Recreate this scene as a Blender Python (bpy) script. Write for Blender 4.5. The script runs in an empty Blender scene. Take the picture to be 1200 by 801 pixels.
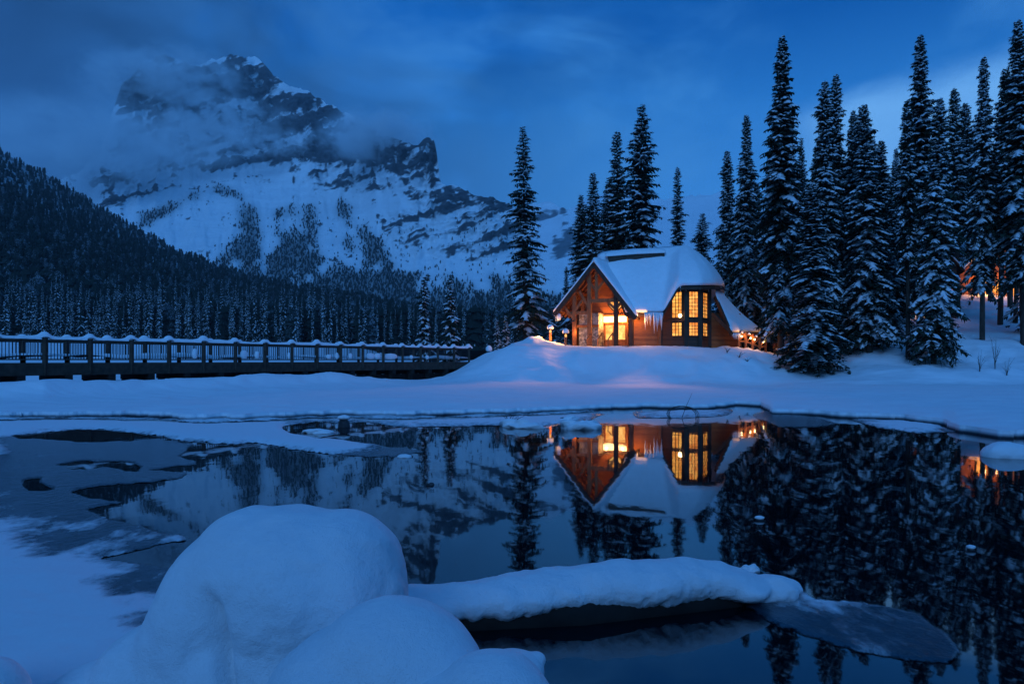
import bpy, bmesh, math, random
import numpy as np
from mathutils import Vector, Matrix

R = math.radians
scn = bpy.context.scene
col = scn.collection
rng = random.Random(7)

# ------------------------------------------------------------------ camera
H = 2.0; F = 800.0; HOR = 422.0          # eye height, focal length in photo pixels, horizon row
cam_d = bpy.data.cameras.new('camera'); cam = bpy.data.objects.new('camera', cam_d); col.objects.link(cam)
cam.location = (0, 0, H); cam.rotation_euler = (R(90), 0, 0)
cam_d.sensor_width = 36; cam_d.lens = 24; cam_d.shift_y = (HOR - 400.5) / 1200
cam_d.clip_start = 0.1; cam_d.clip_end = 40000
scn.camera = cam

def P(u, v, Y):                          # photo pixel at depth Y -> world point
    return Vector(((u - 600) / F * Y, Y, H - (v - HOR) / F * Y))
def Yw(v, z=0.0):                        # depth of a level surface z seen at row v
    return (H - z) * F / (v - HOR)

# ------------------------------------------------------------------ world
world = bpy.data.worlds.new('World'); scn.world = world; world.use_nodes = True
SUN_EL, SUN_AZ = R(38), R(200)
def build_world():
    nt = world.node_tree; N = nt.nodes; L = nt.links; N.clear()
    out = N.new('ShaderNodeOutputWorld'); bg = N.new('ShaderNodeBackground')
    tc = N.new('ShaderNodeTexCoord')
    sky = N.new('ShaderNodeTexSky'); sky.sky_type = 'NISHITA'; sky.sun_disc = False
    sky.sun_elevation = R(4); sky.sun_rotation = SUN_AZ; sky.ozone_density = 6; sky.air_density = 1.2
    tint = N.new('ShaderNodeMix'); tint.data_type = 'RGBA'; tint.blend_type = 'MULTIPLY'; tint.inputs[0].default_value = 1
    tint.inputs[7].default_value = (0.09, 0.40, 1.35, 1)
    L.new(sky.outputs[0], tint.inputs[6])
    # clouds: stretched noise on the view direction
    sep = N.new('ShaderNodeSeparateXYZ'); L.new(tc.outputs['Generated'], sep.inputs[0])
    mp = N.new('ShaderNodeMapping'); mp.inputs['Scale'].default_value = (1.2, 1.2, 2.2); mp.inputs['Location'].default_value = (3.1, 0.4, 0.15)
    mp.inputs['Rotation'].default_value = (0, R(-14), 0)
    L.new(tc.outputs['Generated'], mp.inputs[0])
    nz = N.new('ShaderNodeTexNoise'); nz.inputs['Scale'].default_value = 1.5; nz.inputs['Detail'].default_value = 7; nz.inputs['Roughness'].default_value = .56
    nz.inputs['Distortion'].default_value = .6
    L.new(mp.outputs[0], nz.inputs['Vector'])
    # x drives cloud cover: thick to the west (left), clear blue towards upper right
    cov = N.new('ShaderNodeMapRange'); cov.inputs[1].default_value = -0.6; cov.inputs[2].default_value = 0.6; cov.inputs[3].default_value = 0.10; cov.inputs[4].default_value = -0.10
    L.new(sep.outputs[0], cov.inputs[0])
    add = N.new('ShaderNodeMath'); add.operation = 'ADD'; L.new(nz.outputs[0], add.inputs[0]); L.new(cov.outputs[0], add.inputs[1])
    cr = N.new('ShaderNodeMapRange'); cr.interpolation_type = 'SMOOTHSTEP'; cr.inputs[1].default_value = .42; cr.inputs[2].default_value = .66
    L.new(add.outputs[0], cr.inputs[0])
    # elevation gradient of the clear twilight sky
    grad = N.new('ShaderNodeValToRGB'); L.new(sep.outputs[2], grad.inputs[0])
    e = grad.color_ramp.elements
    e[0].position = 0.0; e[0].color = (0.020, 0.125, 0.37, 1)
    e[1].position = 1.0; e[1].color = (0.010, 0.070, 0.25, 1)
    for p, c in ((.22, (0.030, 0.185, 0.52, 1)), (.33, (0.012, 0.130, 0.43, 1)), (.43, (0.0002, 0.062, 0.275, 1)), (.56, (0.004, 0.070, 0.27, 1))):
        k = e.new(p); k.color = c
    # cloud tint: left dark slate, right pale blue
    cc = N.new('ShaderNodeValToRGB')
    m = N.new('ShaderNodeMapRange'); m.inputs[1].default_value = -.6; m.inputs[2].default_value = .6; L.new(sep.outputs[0], m.inputs[0]); L.new(m.outputs[0], cc.inputs[0])
    ce = cc.color_ramp.elements
    ce[0].position = .05; ce[0].color = (0.009, 0.047, 0.150, 1); ce[1].position = 1.0; ce[1].color = (0.040, 0.190, 0.50, 1)
    k = ce.new(.35); k.color = (0.017, 0.105, 0.32, 1); k = ce.new(.6); k.color = (0.038, 0.200, 0.53, 1)
    mixc = N.new('ShaderNodeMix'); mixc.data_type = 'RGBA'
    L.new(cr.outputs[0], mixc.inputs[0]); L.new(grad.outputs[0], mixc.inputs[6]); L.new(cc.outputs[0], mixc.inputs[7])
    # darker and lighter strata inside the cloud deck on the left
    mp2 = N.new('ShaderNodeMapping'); mp2.inputs['Scale'].default_value = (1.3, 1.3, 2.6); mp2.inputs['Location'].default_value = (7.3, 2.4, .6); mp2.inputs['Rotation'].default_value = (0, R(-9), 0); L.new(tc.outputs['Generated'], mp2.inputs[0])
    nz2 = N.new('ShaderNodeTexNoise'); nz2.inputs['Scale'].default_value = 2.6; nz2.inputs['Detail'].default_value = 6; nz2.inputs['Distortion'].default_value = .5; L.new(mp2.outputs[0], nz2.inputs['Vector'])
    sh = N.new('ShaderNodeMapRange'); sh.interpolation_type = 'SMOOTHSTEP'; sh.inputs[1].default_value = .36; sh.inputs[2].default_value = .64; sh.inputs[3].default_value = .72; sh.inputs[4].default_value = 1.22; L.new(nz2.outputs[0], sh.inputs[0])
    wst = N.new('ShaderNodeMapRange'); wst.inputs[1].default_value = .30; wst.inputs[2].default_value = -.10; L.new(sep.outputs[0], wst.inputs[0])
    shm = N.new('ShaderNodeMix'); shm.data_type = 'FLOAT'; L.new(wst.outputs[0], shm.inputs[0]); shm.inputs[2].default_value = 1.0; L.new(sh.outputs[0], shm.inputs[3])
    shc = N.new('ShaderNodeVectorMath'); shc.operation = 'SCALE'; L.new(mixc.outputs[2], shc.inputs[0]); L.new(shm.outputs[0], shc.inputs['Scale'])
    # one long pale cloud bank climbing to the right over the wood
    def mth(op, a, b=None, c=None):
        n = N.new('ShaderNodeMath'); n.operation = op
        for i, x in enumerate((a, b, c)):
            if x is None: continue
            if isinstance(x, (int, float)): n.inputs[i].default_value = x
            else: L.new(x, n.inputs[i])
        return n.outputs[0]
    def mr(x, a, b):
        n = N.new('ShaderNodeMapRange'); n.interpolation_type = 'SMOOTHSTEP'; n.inputs[1].default_value = a; n.inputs[2].default_value = b; L.new(x, n.inputs[0]); return n.outputs[0]
    yy = mth('MAXIMUM', sep.outputs[1], .05); ax = mth('DIVIDE', sep.outputs[0], yy); el = mth('DIVIDE', sep.outputs[2], yy)
    line = mth('MULTIPLY_ADD', ax, .27, .255); wob = mth('MULTIPLY_ADD', nz.outputs[0], .16, -.08)
    dd = mth('SUBTRACT', mth('ADD', line, wob), el)
    band = mth('MULTIPLY', mth('MULTIPLY', mr(dd, -.02, .035), mr(dd, .30, .04)), mth('MULTIPLY', mr(ax, .36, .52), mth('MULTIPLY_ADD', mr(nz2.outputs[0], .36, .60), .45, .8)))
    fwd = mth('MULTIPLY', band, mr(sep.outputs[1], .1, .3))
    bandmix = N.new('ShaderNodeMix'); bandmix.data_type = 'RGBA'; L.new(fwd, bandmix.inputs[0]); L.new(shc.outputs[0], bandmix.inputs[6]); bandmix.inputs[7].default_value = (.14, .38, .74, 1)
    mixc = bandmix
    # physical sky adds its glow on top
    s = N.new('ShaderNodeMix'); s.data_type = 'RGBA'; s.blend_type = 'ADD'; s.inputs[0].default_value = 0.004
    L.new(mixc.outputs[2], s.inputs[6]); L.new(tint.outputs[2], s.inputs[7])
    # the side of the sky behind the viewer and overhead holds the last light
    lit = N.new('ShaderNodeMapRange'); lit.inputs[1].default_value = .15; lit.inputs[2].default_value = -.5; lit.inputs[3].default_value = 1.45; lit.inputs[4].default_value = 1.5
    L.new(sep.outputs[1], lit.inputs[0])
    zen = N.new('ShaderNodeMapRange'); zen.inputs[1].default_value = .48; zen.inputs[2].default_value = .85; zen.inputs[3].default_value = 1.0; zen.inputs[4].default_value = 1.0
    L.new(sep.outputs[2], zen.inputs[0])
    mul = N.new('ShaderNodeMath'); mul.operation = 'MULTIPLY'; L.new(lit.outputs[0], mul.inputs[0]); L.new(zen.outputs[0], mul.inputs[1])
    L.new(s.outputs[2], bg.inputs[0]); L.new(mul.outputs[0], bg.inputs[1])
    L.new(bg.outputs[0], out.inputs[0])
build_world()

sun_d = bpy.data.lights.new('sun', 'SUN'); sun = bpy.data.objects.new('sun', sun_d); col.objects.link(sun)
sun_d.energy = 1.25; sun_d.angle = R(34); sun_d.color = (0.14, 0.43, 1.0)
sun.rotation_euler = (R(63), 0, R(-14)); sun.location = (0, -20, 60)

vs = scn.view_settings; scn.display_settings.display_device = 'sRGB'
vs.view_transform = 'Standard'; vs.look = 'None'; vs.exposure = 0.0; vs.gamma = 1.0; vs.use_curve_mapping = False
cy = scn.cycles
cy.use_denoising = True; cy.max_bounces = 8; cy.diffuse_bounces = 3; cy.glossy_bounces = 4; cy.transmission_bounces = 4
cy.volume_bounces = 4; cy.transparent_max_bounces = 8; cy.sample_clamp_indirect = 4.0; cy.caustics_reflective = False; cy.caustics_refractive = False
cy.use_adaptive_sampling = True; cy.adaptive_threshold = 0.01

# ------------------------------------------------------------------ helpers
def tag(o, label=None, cat=None, group=None, kind=None):
    if label: o['label'] = label
    if cat: o['category'] = cat
    if group: o['group'] = group
    if kind: o['kind'] = kind
    return o
def empty(name, loc=(0, 0, 0), rz=0.0):
    o = bpy.data.objects.new(name, None); col.objects.link(o); o.location = loc; o.rotation_euler.z = rz
    o.empty_display_size = .3
    return o
def link_mesh(name, me, mats, parent=None):
    o = bpy.data.objects.new(name, me); col.objects.link(o)
    for m in (mats if isinstance(mats, (list, tuple)) else [mats]): me.materials.append(m)
    if parent is not None: o.parent = parent
    return o
def np_mesh(name, V, Fc, smooth=False):
    me = bpy.data.meshes.new(name)
    me.from_pydata([tuple(v) for v in V] if not isinstance(V, np.ndarray) else V.tolist(), [], Fc if isinstance(Fc, list) else Fc.tolist())
    if smooth: me.polygons.foreach_set('use_smooth', [True] * len(me.polygons))
    me.update()
    return me
class MB:
    def __init__(s): s.v = []; s.f = []
    def add(s, V, Fc):
        n = len(s.v); s.v += [tuple(x) for x in V]; s.f += [tuple(i + n for i in f) for f in Fc]; return s
    def hexa(s, pts):                    # 8 corners: 4 bottom (ccw) then 4 top
        return s.add(pts, [(3, 2, 1, 0), (4, 5, 6, 7), (0, 1, 5, 4), (1, 2, 6, 5), (2, 3, 7, 6), (3, 0, 4, 7)])
    def box(s, c, size, rz=0.0):
        cx, cy_, cz = c; a, b, h = [x / 2 for x in size]; q = []
        for z in (-h, h):
            for x, y in ((-a, -b), (a, -b), (a, b), (-a, b)):
                q.append((cx + x * math.cos(rz) - y * math.sin(rz), cy_ + x * math.sin(rz) + y * math.cos(rz), cz + z))
        return s.hexa(q)
    def bar(s, p, q, w, h=None, up=(0, 0, 1)):   # rectangular timber from p to q
        p = Vector(p); q = Vector(q); h = h or w; d = (q - p).normalized(); up = Vector(up)
        if abs(d.dot(up)) > .98: up = Vector((0, 1, 0))
        x = d.cross(up).normalized() * w / 2; y = x.cross(d).normalized() * h / 2
        return s.hexa([p - x - y, p + x - y, p + x + y, p - x + y, q - x - y, q + x - y, q + x + y, q - x + y])
    def tube(s, pts, rad, n=6):
        pts = [Vector(p) for p in pts]; V = []; Fc = []
        for i, p in enumerate(pts):
            d = (pts[min(i + 1, len(pts) - 1)] - pts[max(i - 1, 0)]).normalized()
            a = d.cross(Vector((0.3, 0.9, 0.2))).normalized(); b = d.cross(a)
            r = rad[i] if isinstance(rad, (list, tuple)) else rad
            for k in range(n):
                t = 2 * math.pi * k / n; V.append(p + a * math.cos(t) * r + b * math.sin(t) * r)
        for i in range(len(pts) - 1):
            for k in range(n):
                k2 = (k + 1) % n; Fc.append((i * n + k, i * n + k2, (i + 1) * n + k2, (i + 1) * n + k))
        Fc.append(tuple(range(n - 1, -1, -1))); Fc.append(tuple((len(pts) - 1) * n + k for k in range(n)))
        return s.add(V, Fc)
    def lathe(s, c, prof, n=16):
        c = Vector(c); V = []; Fc = []
        for r, z in prof:
            for k in range(n):
                t = 2 * math.pi * k / n; V.append(c + Vector((r * math.cos(t), r * math.sin(t), z)))
        for i in range(len(prof) - 1):
            for k in range(n):
                k2 = (k + 1) % n; Fc.append((i * n + k, i * n + k2, (i + 1) * n + k2, (i + 1) * n + k))
        Fc.append(tuple(range(n - 1, -1, -1))); Fc.append(tuple((len(prof) - 1) * n + k for k in range(n)))
        return s.add(V, Fc)
    def prism(s, poly, d):               # planar polygon extruded by vector d
        n = len(poly); d = Vector(d); V = [Vector(p) for p in poly] + [Vector(p) + d for p in poly]
        return s.add(V, [tuple(range(n)), tuple(range(2 * n - 1, n - 1, -1))] + [(i, i + n, (i + 1) % n + n, (i + 1) % n) for i in range(n)])
    def build(s, name, mat, parent=None, smooth=False):
        return link_mesh(name, np_mesh(name, s.v, s.f, smooth), mat, parent)

def copy_tree(o, parent=None):
    c = o.copy(); col.objects.link(c)
    if parent is not None: c.parent = parent
    for ch in list(o.children): copy_tree(ch, c)
    return c

# numpy noise
_perm = np.random.RandomState(3).permutation(512)
_val = np.random.RandomState(4).rand(512)
def vnoise(x, y):
    xi = np.floor(x).astype(int); yi = np.floor(y).astype(int); xf = x - xi; yf = y - yi
    xf = xf * xf * xf * (xf * (xf * 6 - 15) + 10); yf = yf * yf * yf * (yf * (yf * 6 - 15) + 10)
    h = lambda a, b: _val[_perm[(_perm[a & 255] + b) & 511]]
    return (h(xi, yi) * (1 - xf) + h(xi + 1, yi) * xf) * (1 - yf) + (h(xi, yi + 1) * (1 - xf) + h(xi + 1, yi + 1) * xf) * yf
def fbm(x, y, o=5, g=.5):
    s = 0; a = 1; t = 0
    for i in range(o):
        s = s + a * vnoise(x + 17.3 * i, y - 9.1 * i); t += a; a *= g; x = x * 2.03; y = y * 2.03
    return s / t
def ridged(x, y, o=5, g=.55):
    s = 0; a = 1; t = 0
    for i in range(o):
        s = s + a * (1 - np.abs(2 * vnoise(x + 7.7 * i, y + 3.3 * i) - 1)); t += a; a *= g; x = x * 2.07; y = y * 2.07
    return s / t
def sstep(a, b, x):
    t = np.clip((x - a) / (b - a), 0, 1); return t * t * (3 - 2 * t)
def in_poly(U, Vv, poly):
    r = np.zeros(U.shape, bool); n = len(poly)
    for i in range(n):
        x1, y1 = poly[i]; x2, y2 = poly[(i + 1) % n]
        if y1 == y2: continue
        c = ((y1 > Vv) != (y2 > Vv)) & (U < (x2 - x1) * (Vv - y1) / (y2 - y1) + x1); r ^= c
    return r
def blur(a, k):
    if k < 1: return a
    ker = np.exp(-.5 * (np.arange(-3 * k, 3 * k + 1) / k) ** 2); ker /= ker.sum()
    a = np.apply_along_axis(lambda m: np.convolve(np.pad(m, 3 * k, mode='edge'), ker, 'valid'), 0, a)
    return np.apply_along_axis(lambda m: np.convolve(np.pad(m, 3 * k, mode='edge'), ker, 'valid'), 1, a)
def interp(x, pts): return np.interp(x, [p[0] for p in pts], [p[1] for p in pts])
def grid_faces(nr, nc, keep=None):
    i = np.arange(nr - 1)[:, None] * nc + np.arange(nc - 1)[None, :]
    q = np.stack([i, i + 1, i + nc + 1, i + nc], -1)
    if keep is not None: q = q[keep]
    return q.reshape(-1, 4)
def compact(V, Fc):
    used = np.unique(Fc); m = np.full(len(V), -1); m[used] = np.arange(len(used)); return V[used], m[Fc], used
def set_attr(me, name, a):
    at = me.attributes.new(name, 'FLOAT', 'POINT'); at.data.foreach_set('value', np.asarray(a, dtype=np.float32).ravel())

# ------------------------------------------------------------------ materials
def new_mat(name):
    m = bpy.data.materials.new(name); m.use_nodes = True; nt = m.node_tree
    b = nt.nodes['Principled BSDF']; return m, nt.nodes, nt.links, b
def noise_node(N, L, scale, detail=4, coord='Object', stretch=None, rough=.5, rot=None):
    tc = N.new('ShaderNodeTexCoord'); n = N.new('ShaderNodeTexNoise'); n.inputs['Scale'].default_value = scale; n.inputs['Detail'].default_value = detail; n.inputs['Roughness'].default_value = rough
    src = tc.outputs[coord] if coord != 'World' else N.new('ShaderNodeNewGeometry').outputs['Position']
    if stretch:
        mp = N.new('ShaderNodeMapping'); mp.inputs['Scale'].default_value = stretch; mp.inputs['Rotation'].default_value = rot or (0, 0, 0); L.new(src, mp.inputs[0]); src = mp.outputs[0]
    L.new(src, n.inputs['Vector']); return n
def ramp(N, L, src, stops):
    r = N.new('ShaderNodeValToRGB'); L.new(src, r.inputs[0]); e = r.color_ramp.elements
    e[0].position, e[0].color = stops[0][0], (*stops[0][1], 1); e[1].position, e[1].color = stops[-1][0], (*stops[-1][1], 1)
    for p, c in stops[1:-1]: k = e.new(p); k.color = (*c, 1)
    return r
def bump(N, L, b, src, strength, dist=.02, prev=None):
    n = N.new('ShaderNodeBump'); n.inputs['Strength'].default_value = strength; n.inputs['Distance'].default_value = dist
    L.new(src, n.inputs['Height'])
    if prev is not None: L.new(prev.outputs[0], n.inputs['Normal'])
    L.new(n.outputs[0], b.inputs['Normal']); return n

def mat_snow(name, grain=60, lump=2.5, dist=.03, c=(.86, .88, .90)):
    m, N, L, b = new_mat(name)
    n1 = noise_node(N, L, lump, 5, 'World'); n2 = noise_node(N, L, grain, 3, 'World')
    r = ramp(N, L, n1.outputs[0], [(.3, tuple(x * .93 for x in c)), (.7, c)]); L.new(r.outputs[0], b.inputs['Base Color'])
    b.inputs['Roughness'].default_value = .75; b.inputs['Specular IOR Level'].default_value = .2
    k = bump(N, L, b, n1.outputs[0], .5, dist * 4); bump(N, L, b, n2.outputs[0], .35, dist * .35, k)
    return m
M = {}
M['snow'] = mat_snow('snow')
def mat_snow_near():
    m, N, L, b = new_mat('snow_near')
    n1 = noise_node(N, L, 4, 6, 'World'); n2 = noise_node(N, L, 26, 5, 'World', None, .65); n3 = noise_node(N, L, 150, 3, 'World')
    r = ramp(N, L, n1.outputs[0], [(.3, (.82, .84, .87)), (.7, (.88, .89, .91))]); L.new(r.outputs[0], b.inputs['Base Color'])
    b.inputs['Roughness'].default_value = .65; b.inputs['Specular IOR Level'].default_value = .25
    k = bump(N, L, b, n1.outputs[0], .5, .05); k = bump(N, L, b, n2.outputs[0], .6, .016, k); bump(N, L, b, n3.outputs[0], .9, .006, k); return m
M['snow_near'] = mat_snow_near()
M['snow_tree'] = mat_snow('snow_on_branches', 8, 2, .05, (.80, .82, .85))

def mat_ground():
    m, N, L, b = new_mat('snow_ground')
    g = N.new('ShaderNodeNewGeometry'); sp = N.new('ShaderNodeSeparateXYZ'); L.new(g.outputs['Position'], sp.inputs[0])
    n1 = noise_node(N, L, .8, 6, 'World'); n2 = noise_node(N, L, 14, 4, 'World')
    n3 = noise_node(N, L, .35, 4, 'World', (1, 3, 1))
    sn = ramp(N, L, n1.outputs[0], [(.3, (.78, .80, .83)), (.7, (.86, .87, .89))])
    waterline = N.new('ShaderNodeMapRange'); waterline.inputs[1].default_value = .03; waterline.inputs[2].default_value = .13; L.new(sp.outputs[2], waterline.inputs[0])  # colour runs from near black at the waterline to snow above
    mx = N.new('ShaderNodeMix'); mx.data_type = 'RGBA'; L.new(waterline.outputs[0], mx.inputs[0]); mx.inputs[6].default_value = (.03, .045, .06, 1); L.new(sn.outputs[0], mx.inputs[7])
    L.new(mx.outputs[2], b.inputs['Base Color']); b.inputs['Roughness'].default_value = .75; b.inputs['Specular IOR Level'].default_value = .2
    k = bump(N, L, b, n3.outputs[0], .5, .25); k = bump(N, L, b, n1.outputs[0], .5, .12, k); bump(N, L, b, n2.outputs[0], .3, .02, k)
    return m
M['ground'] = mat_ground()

def mat_water():
    m, N, L, b = new_mat('lake_water')
    b.inputs['Base Color'].default_value = (.0015, .004, .008, 1); b.inputs['Roughness'].default_value = .025; b.inputs['IOR'].default_value = 1.9
    n1 = noise_node(N, L, 1.2, 2, 'World', (1, .6, 1)); n2 = noise_node(N, L, 7, 2, 'World', (1, .5, 1))
    k = bump(N, L, b, n1.outputs[0], .12, .02); bump(N, L, b, n2.outputs[0], .05, .006, k)
    return m
M['water'] = mat_water()

def mat_ice():
    m, N, L, b = new_mat('lake_ice')
    at = N.new('ShaderNodeAttribute'); at.attribute_name = 'snow'
    n1 = noise_node(N, L, 2.2, 8, 'World', (1, .55, 1), .62); n2 = noise_node(N, L, 60, 3, 'World'); n3 = noise_node(N, L, 9, 6, 'World', (1, .6, 1), .65)
    ad = N.new('ShaderNodeMath'); ad.operation = 'MULTIPLY_ADD'; ad.inputs[1].default_value = .8; L.new(n1.outputs[0], ad.inputs[0]); L.new(at.outputs['Fac'], ad.inputs[2])
    ad2 = N.new('ShaderNodeMath'); ad2.operation = 'MULTIPLY_ADD'; ad2.inputs[1].default_value = .65; L.new(n3.outputs[0], ad2.inputs[0]); L.new(ad.outputs[0], ad2.inputs[2])
    f = N.new('ShaderNodeMapRange'); f.interpolation_type = 'SMOOTHSTEP'; f.inputs[1].default_value = .92; f.inputs[2].default_value = 1.36; L.new(ad2.outputs[0], f.inputs[0])
    ic = ramp(N, L, n1.outputs[0], [(.3, (.012, .030, .045)), (.75, (.050, .085, .11))])
    mx = N.new('ShaderNodeMix'); mx.data_type = 'RGBA'; L.new(f.outputs[0], mx.inputs[0]); L.new(ic.outputs[0], mx.inputs[6]); mx.inputs[7].default_value = (.80, .82, .85, 1)
    L.new(mx.outputs[2], b.inputs['Base Color'])
    rg = N.new('ShaderNodeMapRange'); rg.inputs[3].default_value = .11; rg.inputs[4].default_value = .8; L.new(f.outputs[0], rg.inputs[0]); L.new(rg.outputs[0], b.inputs['Roughness'])
    sp = N.new('ShaderNodeMapRange'); sp.inputs[3].default_value = .4; sp.inputs[4].default_value = .15; L.new(f.outputs[0], sp.inputs[0]); L.new(sp.outputs[0], b.inputs['Specular IOR Level'])
    k = bump(N, L, b, f.outputs[0], .6, .03); k = bump(N, L, b, n3.outputs[0], .5, .03, k); bump(N, L, b, n2.outputs[0], .35, .008, k)
    ac = N.new('ShaderNodeAttribute'); ac.attribute_name = 'cover'
    ca = N.new('ShaderNodeMath'); ca.operation = 'MULTIPLY_ADD'; ca.inputs[1].default_value = .7; L.new(n3.outputs[0], ca.inputs[0]); L.new(ac.outputs['Fac'], ca.inputs[2])
    cm = N.new('ShaderNodeMapRange'); cm.inputs[1].default_value = .72; cm.inputs[2].default_value = .84; L.new(ca.outputs[0], cm.inputs[0]); L.new(cm.outputs[0], b.inputs['Alpha'])
    return m
M['ice'] = mat_ice()

def mat_simple(name, c1, c2, scale=4, rough=.8, stretch=None, coord='Object', bs=.3, bd=.02, spec=.3, detail=6):
    m, N, L, b = new_mat(name); n = noise_node(N, L, scale, detail, coord, stretch)
    r = ramp(N, L, n.outputs[0], [(.3, c1), (.7, c2)]); L.new(r.outputs[0], b.inputs['Base Color'])
    b.inputs['Roughness'].default_value = rough; b.inputs['Specular IOR Level'].default_value = spec
    bump(N, L, b, n.outputs[0], bs, bd); return m
M['bark'] = mat_simple('bark', (.030, .022, .017), (.075, .055, .042), 6, .9, (1, 1, .25))
M['timber'] = mat_simple('dark_timber', (.030, .018, .012), (.070, .040, .024), 5, .7, (1, 1, .3))
M['beam'] = mat_simple('cedar_beam', (.17, .060, .020), (.31, .118, .040), 5, .6, (1, 1, .3))
M['bridge_wood'] = mat_simple('weathered_bridge_timber', (.035, .026, .020), (.075, .055, .042), 4, .85)
M['pile'] = mat_simple('pile_timber', (.012, .010, .009), (.03, .024, .02), 4, .9)
M['rock'] = mat_simple('wet_rock', (.015, .017, .020), (.06, .065, .07), 6, .6)
M['metal'] = mat_simple('dark_metal', (.015, .015, .017), (.03, .03, .032), 9, .5)
M['iron_rail'] = mat_simple('baluster_metal', (.012, .013, .016), (.02, .02, .024), 9, .5)
M['twig'] = mat_simple('twig_bark', (.03, .022, .018), (.06, .045, .035), 12, .9)
M['frost'] = mat_simple('icicle_ice', (.55, .62, .68), (.75, .8, .84), 9, .15, spec=.6)

def mat_planks(name, c1, c2, pitch=.2):
    m, N, L, b = new_mat(name)
    g = N.new('ShaderNodeNewGeometry'); sp = N.new('ShaderNodeSeparateXYZ'); L.new(g.outputs['Position'], sp.inputs[0])
    dv = N.new('ShaderNodeMath'); dv.operation = 'DIVIDE'; dv.inputs[1].default_value = pitch; L.new(sp.outputs[2], dv.inputs[0])
    fl = N.new('ShaderNodeMath'); fl.operation = 'FLOOR'; L.new(dv.outputs[0], fl.inputs[0])
    fr = N.new('ShaderNodeMath'); fr.operation = 'FRACT'; L.new(dv.outputs[0], fr.inputs[0])
    wn = N.new('ShaderNodeTexWhiteNoise'); wn.noise_dimensions = '1D'; L.new(fl.outputs[0], wn.inputs['W'])
    n = noise_node(N, L, 2.5, 6, 'World', (1, 1, 7))
    md = N.new('ShaderNodeMath'); md.operation = 'MULTIPLY_ADD'; md.inputs[1].default_value = .5; L.new(wn.outputs[0], md.inputs[0]); L.new(n.outputs[0], md.inputs[2])
    r = ramp(N, L, md.outputs[0], [(.35, c1), (1.0, c2)]); L.new(r.outputs[0], b.inputs['Base Color']); b.inputs['Roughness'].default_value = .6
    gap = N.new('ShaderNodeMapRange'); gap.inputs[1].default_value = 0; gap.inputs[2].default_value = .1; L.new(fr.outputs[0], gap.inputs[0])
    bump(N, L, b, gap.outputs[0], .8, .02); return m
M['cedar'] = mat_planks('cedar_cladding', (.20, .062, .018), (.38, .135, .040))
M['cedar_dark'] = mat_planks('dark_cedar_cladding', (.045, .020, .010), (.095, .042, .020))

def mat_stone():
    m, N, L, b = new_mat('field_stone')
    g = N.new('ShaderNodeNewGeometry'); v = N.new('ShaderNodeTexVoronoi'); v.inputs['Scale'].default_value = 4.5; L.new(g.outputs['Position'], v.inputs['Vector'])
    v2 = N.new('ShaderNodeTexVoronoi'); v2.feature = 'DISTANCE_TO_EDGE'; v2.inputs['Scale'].default_value = 4.5; L.new(g.outputs['Position'], v2.inputs['Vector'])
    h = N.new('ShaderNodeSeparateColor'); L.new(v.outputs['Color'], h.inputs[0])
    r = ramp(N, L, h.outputs[0], [(0, (.14, .12, .11)), (.5, (.30, .27, .24)), (1, (.42, .37, .32))])
    e = N.new('ShaderNodeMapRange'); e.inputs[1].default_value = .01; e.inputs[2].default_value = .05; L.new(v2.outputs[0], e.inputs[0])
    mx = N.new('ShaderNodeMix'); mx.data_type = 'RGBA'; L.new(e.outputs[0], mx.inputs[0]); mx.inputs[6].default_value = (.05, .045, .04, 1); L.new(r.outputs[0], mx.inputs[7])
    L.new(mx.outputs[2], b.inputs['Base Color']); b.inputs['Roughness'].default_value = .85; bump(N, L, b, e.outputs[0], .7, .03); return m
M['stone'] = mat_stone()

def mat_needles():
    m, N, L, b = new_mat('needles')
    oi = N.new('ShaderNodeObjectInfo'); n = noise_node(N, L, 1.3, 4, 'Object')
    ad = N.new('ShaderNodeMath'); ad.operation = 'MULTIPLY_ADD'; ad.inputs[1].default_value = .3; L.new(oi.outputs['Random'], ad.inputs[0]); L.new(n.outputs[0], ad.inputs[2])
    r = ramp(N, L, ad.outputs[0], [(.35, (.012, .020, .014)), (.9, (.035, .052, .034))]); L.new(r.outputs[0], b.inputs['Base Color'])
    b.inputs['Roughness'].default_value = .8; b.inputs['Specular IOR Level'].default_value = .15; return m
M['needles'] = mat_needles()

def mat_emit(name, c, s, var=0.0, scale=3.0, c2=None):
    m, N, L, b = new_mat(name); b.inputs['Base Color'].default_value = (.02, .02, .02, 1); b.inputs['Roughness'].default_value = .2
    b.inputs['Emission Strength'].default_value = s
    if var:
        n = noise_node(N, L, scale, 3, 'World'); r = ramp(N, L, n.outputs[0], [(.36, c2 or tuple(x * (1 - var) for x in c)), (.62, c)]); L.new(r.outputs[0], b.inputs['Emission Color'])
    else: b.inputs['Emission Color'].default_value = (*c, 1)
    return m
M['pane'] = mat_emit('lit_window', (1.0, .46, .09), 1.5, .5, 2.3, (.70, .19, .02))
M['pane_door'] = mat_emit('lit_door_glass', (1.0, .56, .15), 1.7, .5, 2.2, (.80, .26, .04))
M['pane_bright'] = mat_emit('bright_transom_glass', (1.0, .66, .26), 5)
M['pane_far'] = mat_emit('far_lit_window', (1.0, .36, .05), 2.2, .6, .9, (.5, .11, .01))
M['bulb'] = mat_emit('lamp_bulb', (1.0, .68, .30), 14)
M['bulb_dim'] = mat_emit('lantern_glow', (1.0, .45, .12), 1.6)
M['pane_dark'] = mat_simple('unlit_glass', (.01, .012, .016), (.015, .018, .022), 2, .06, bs=0)

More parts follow.
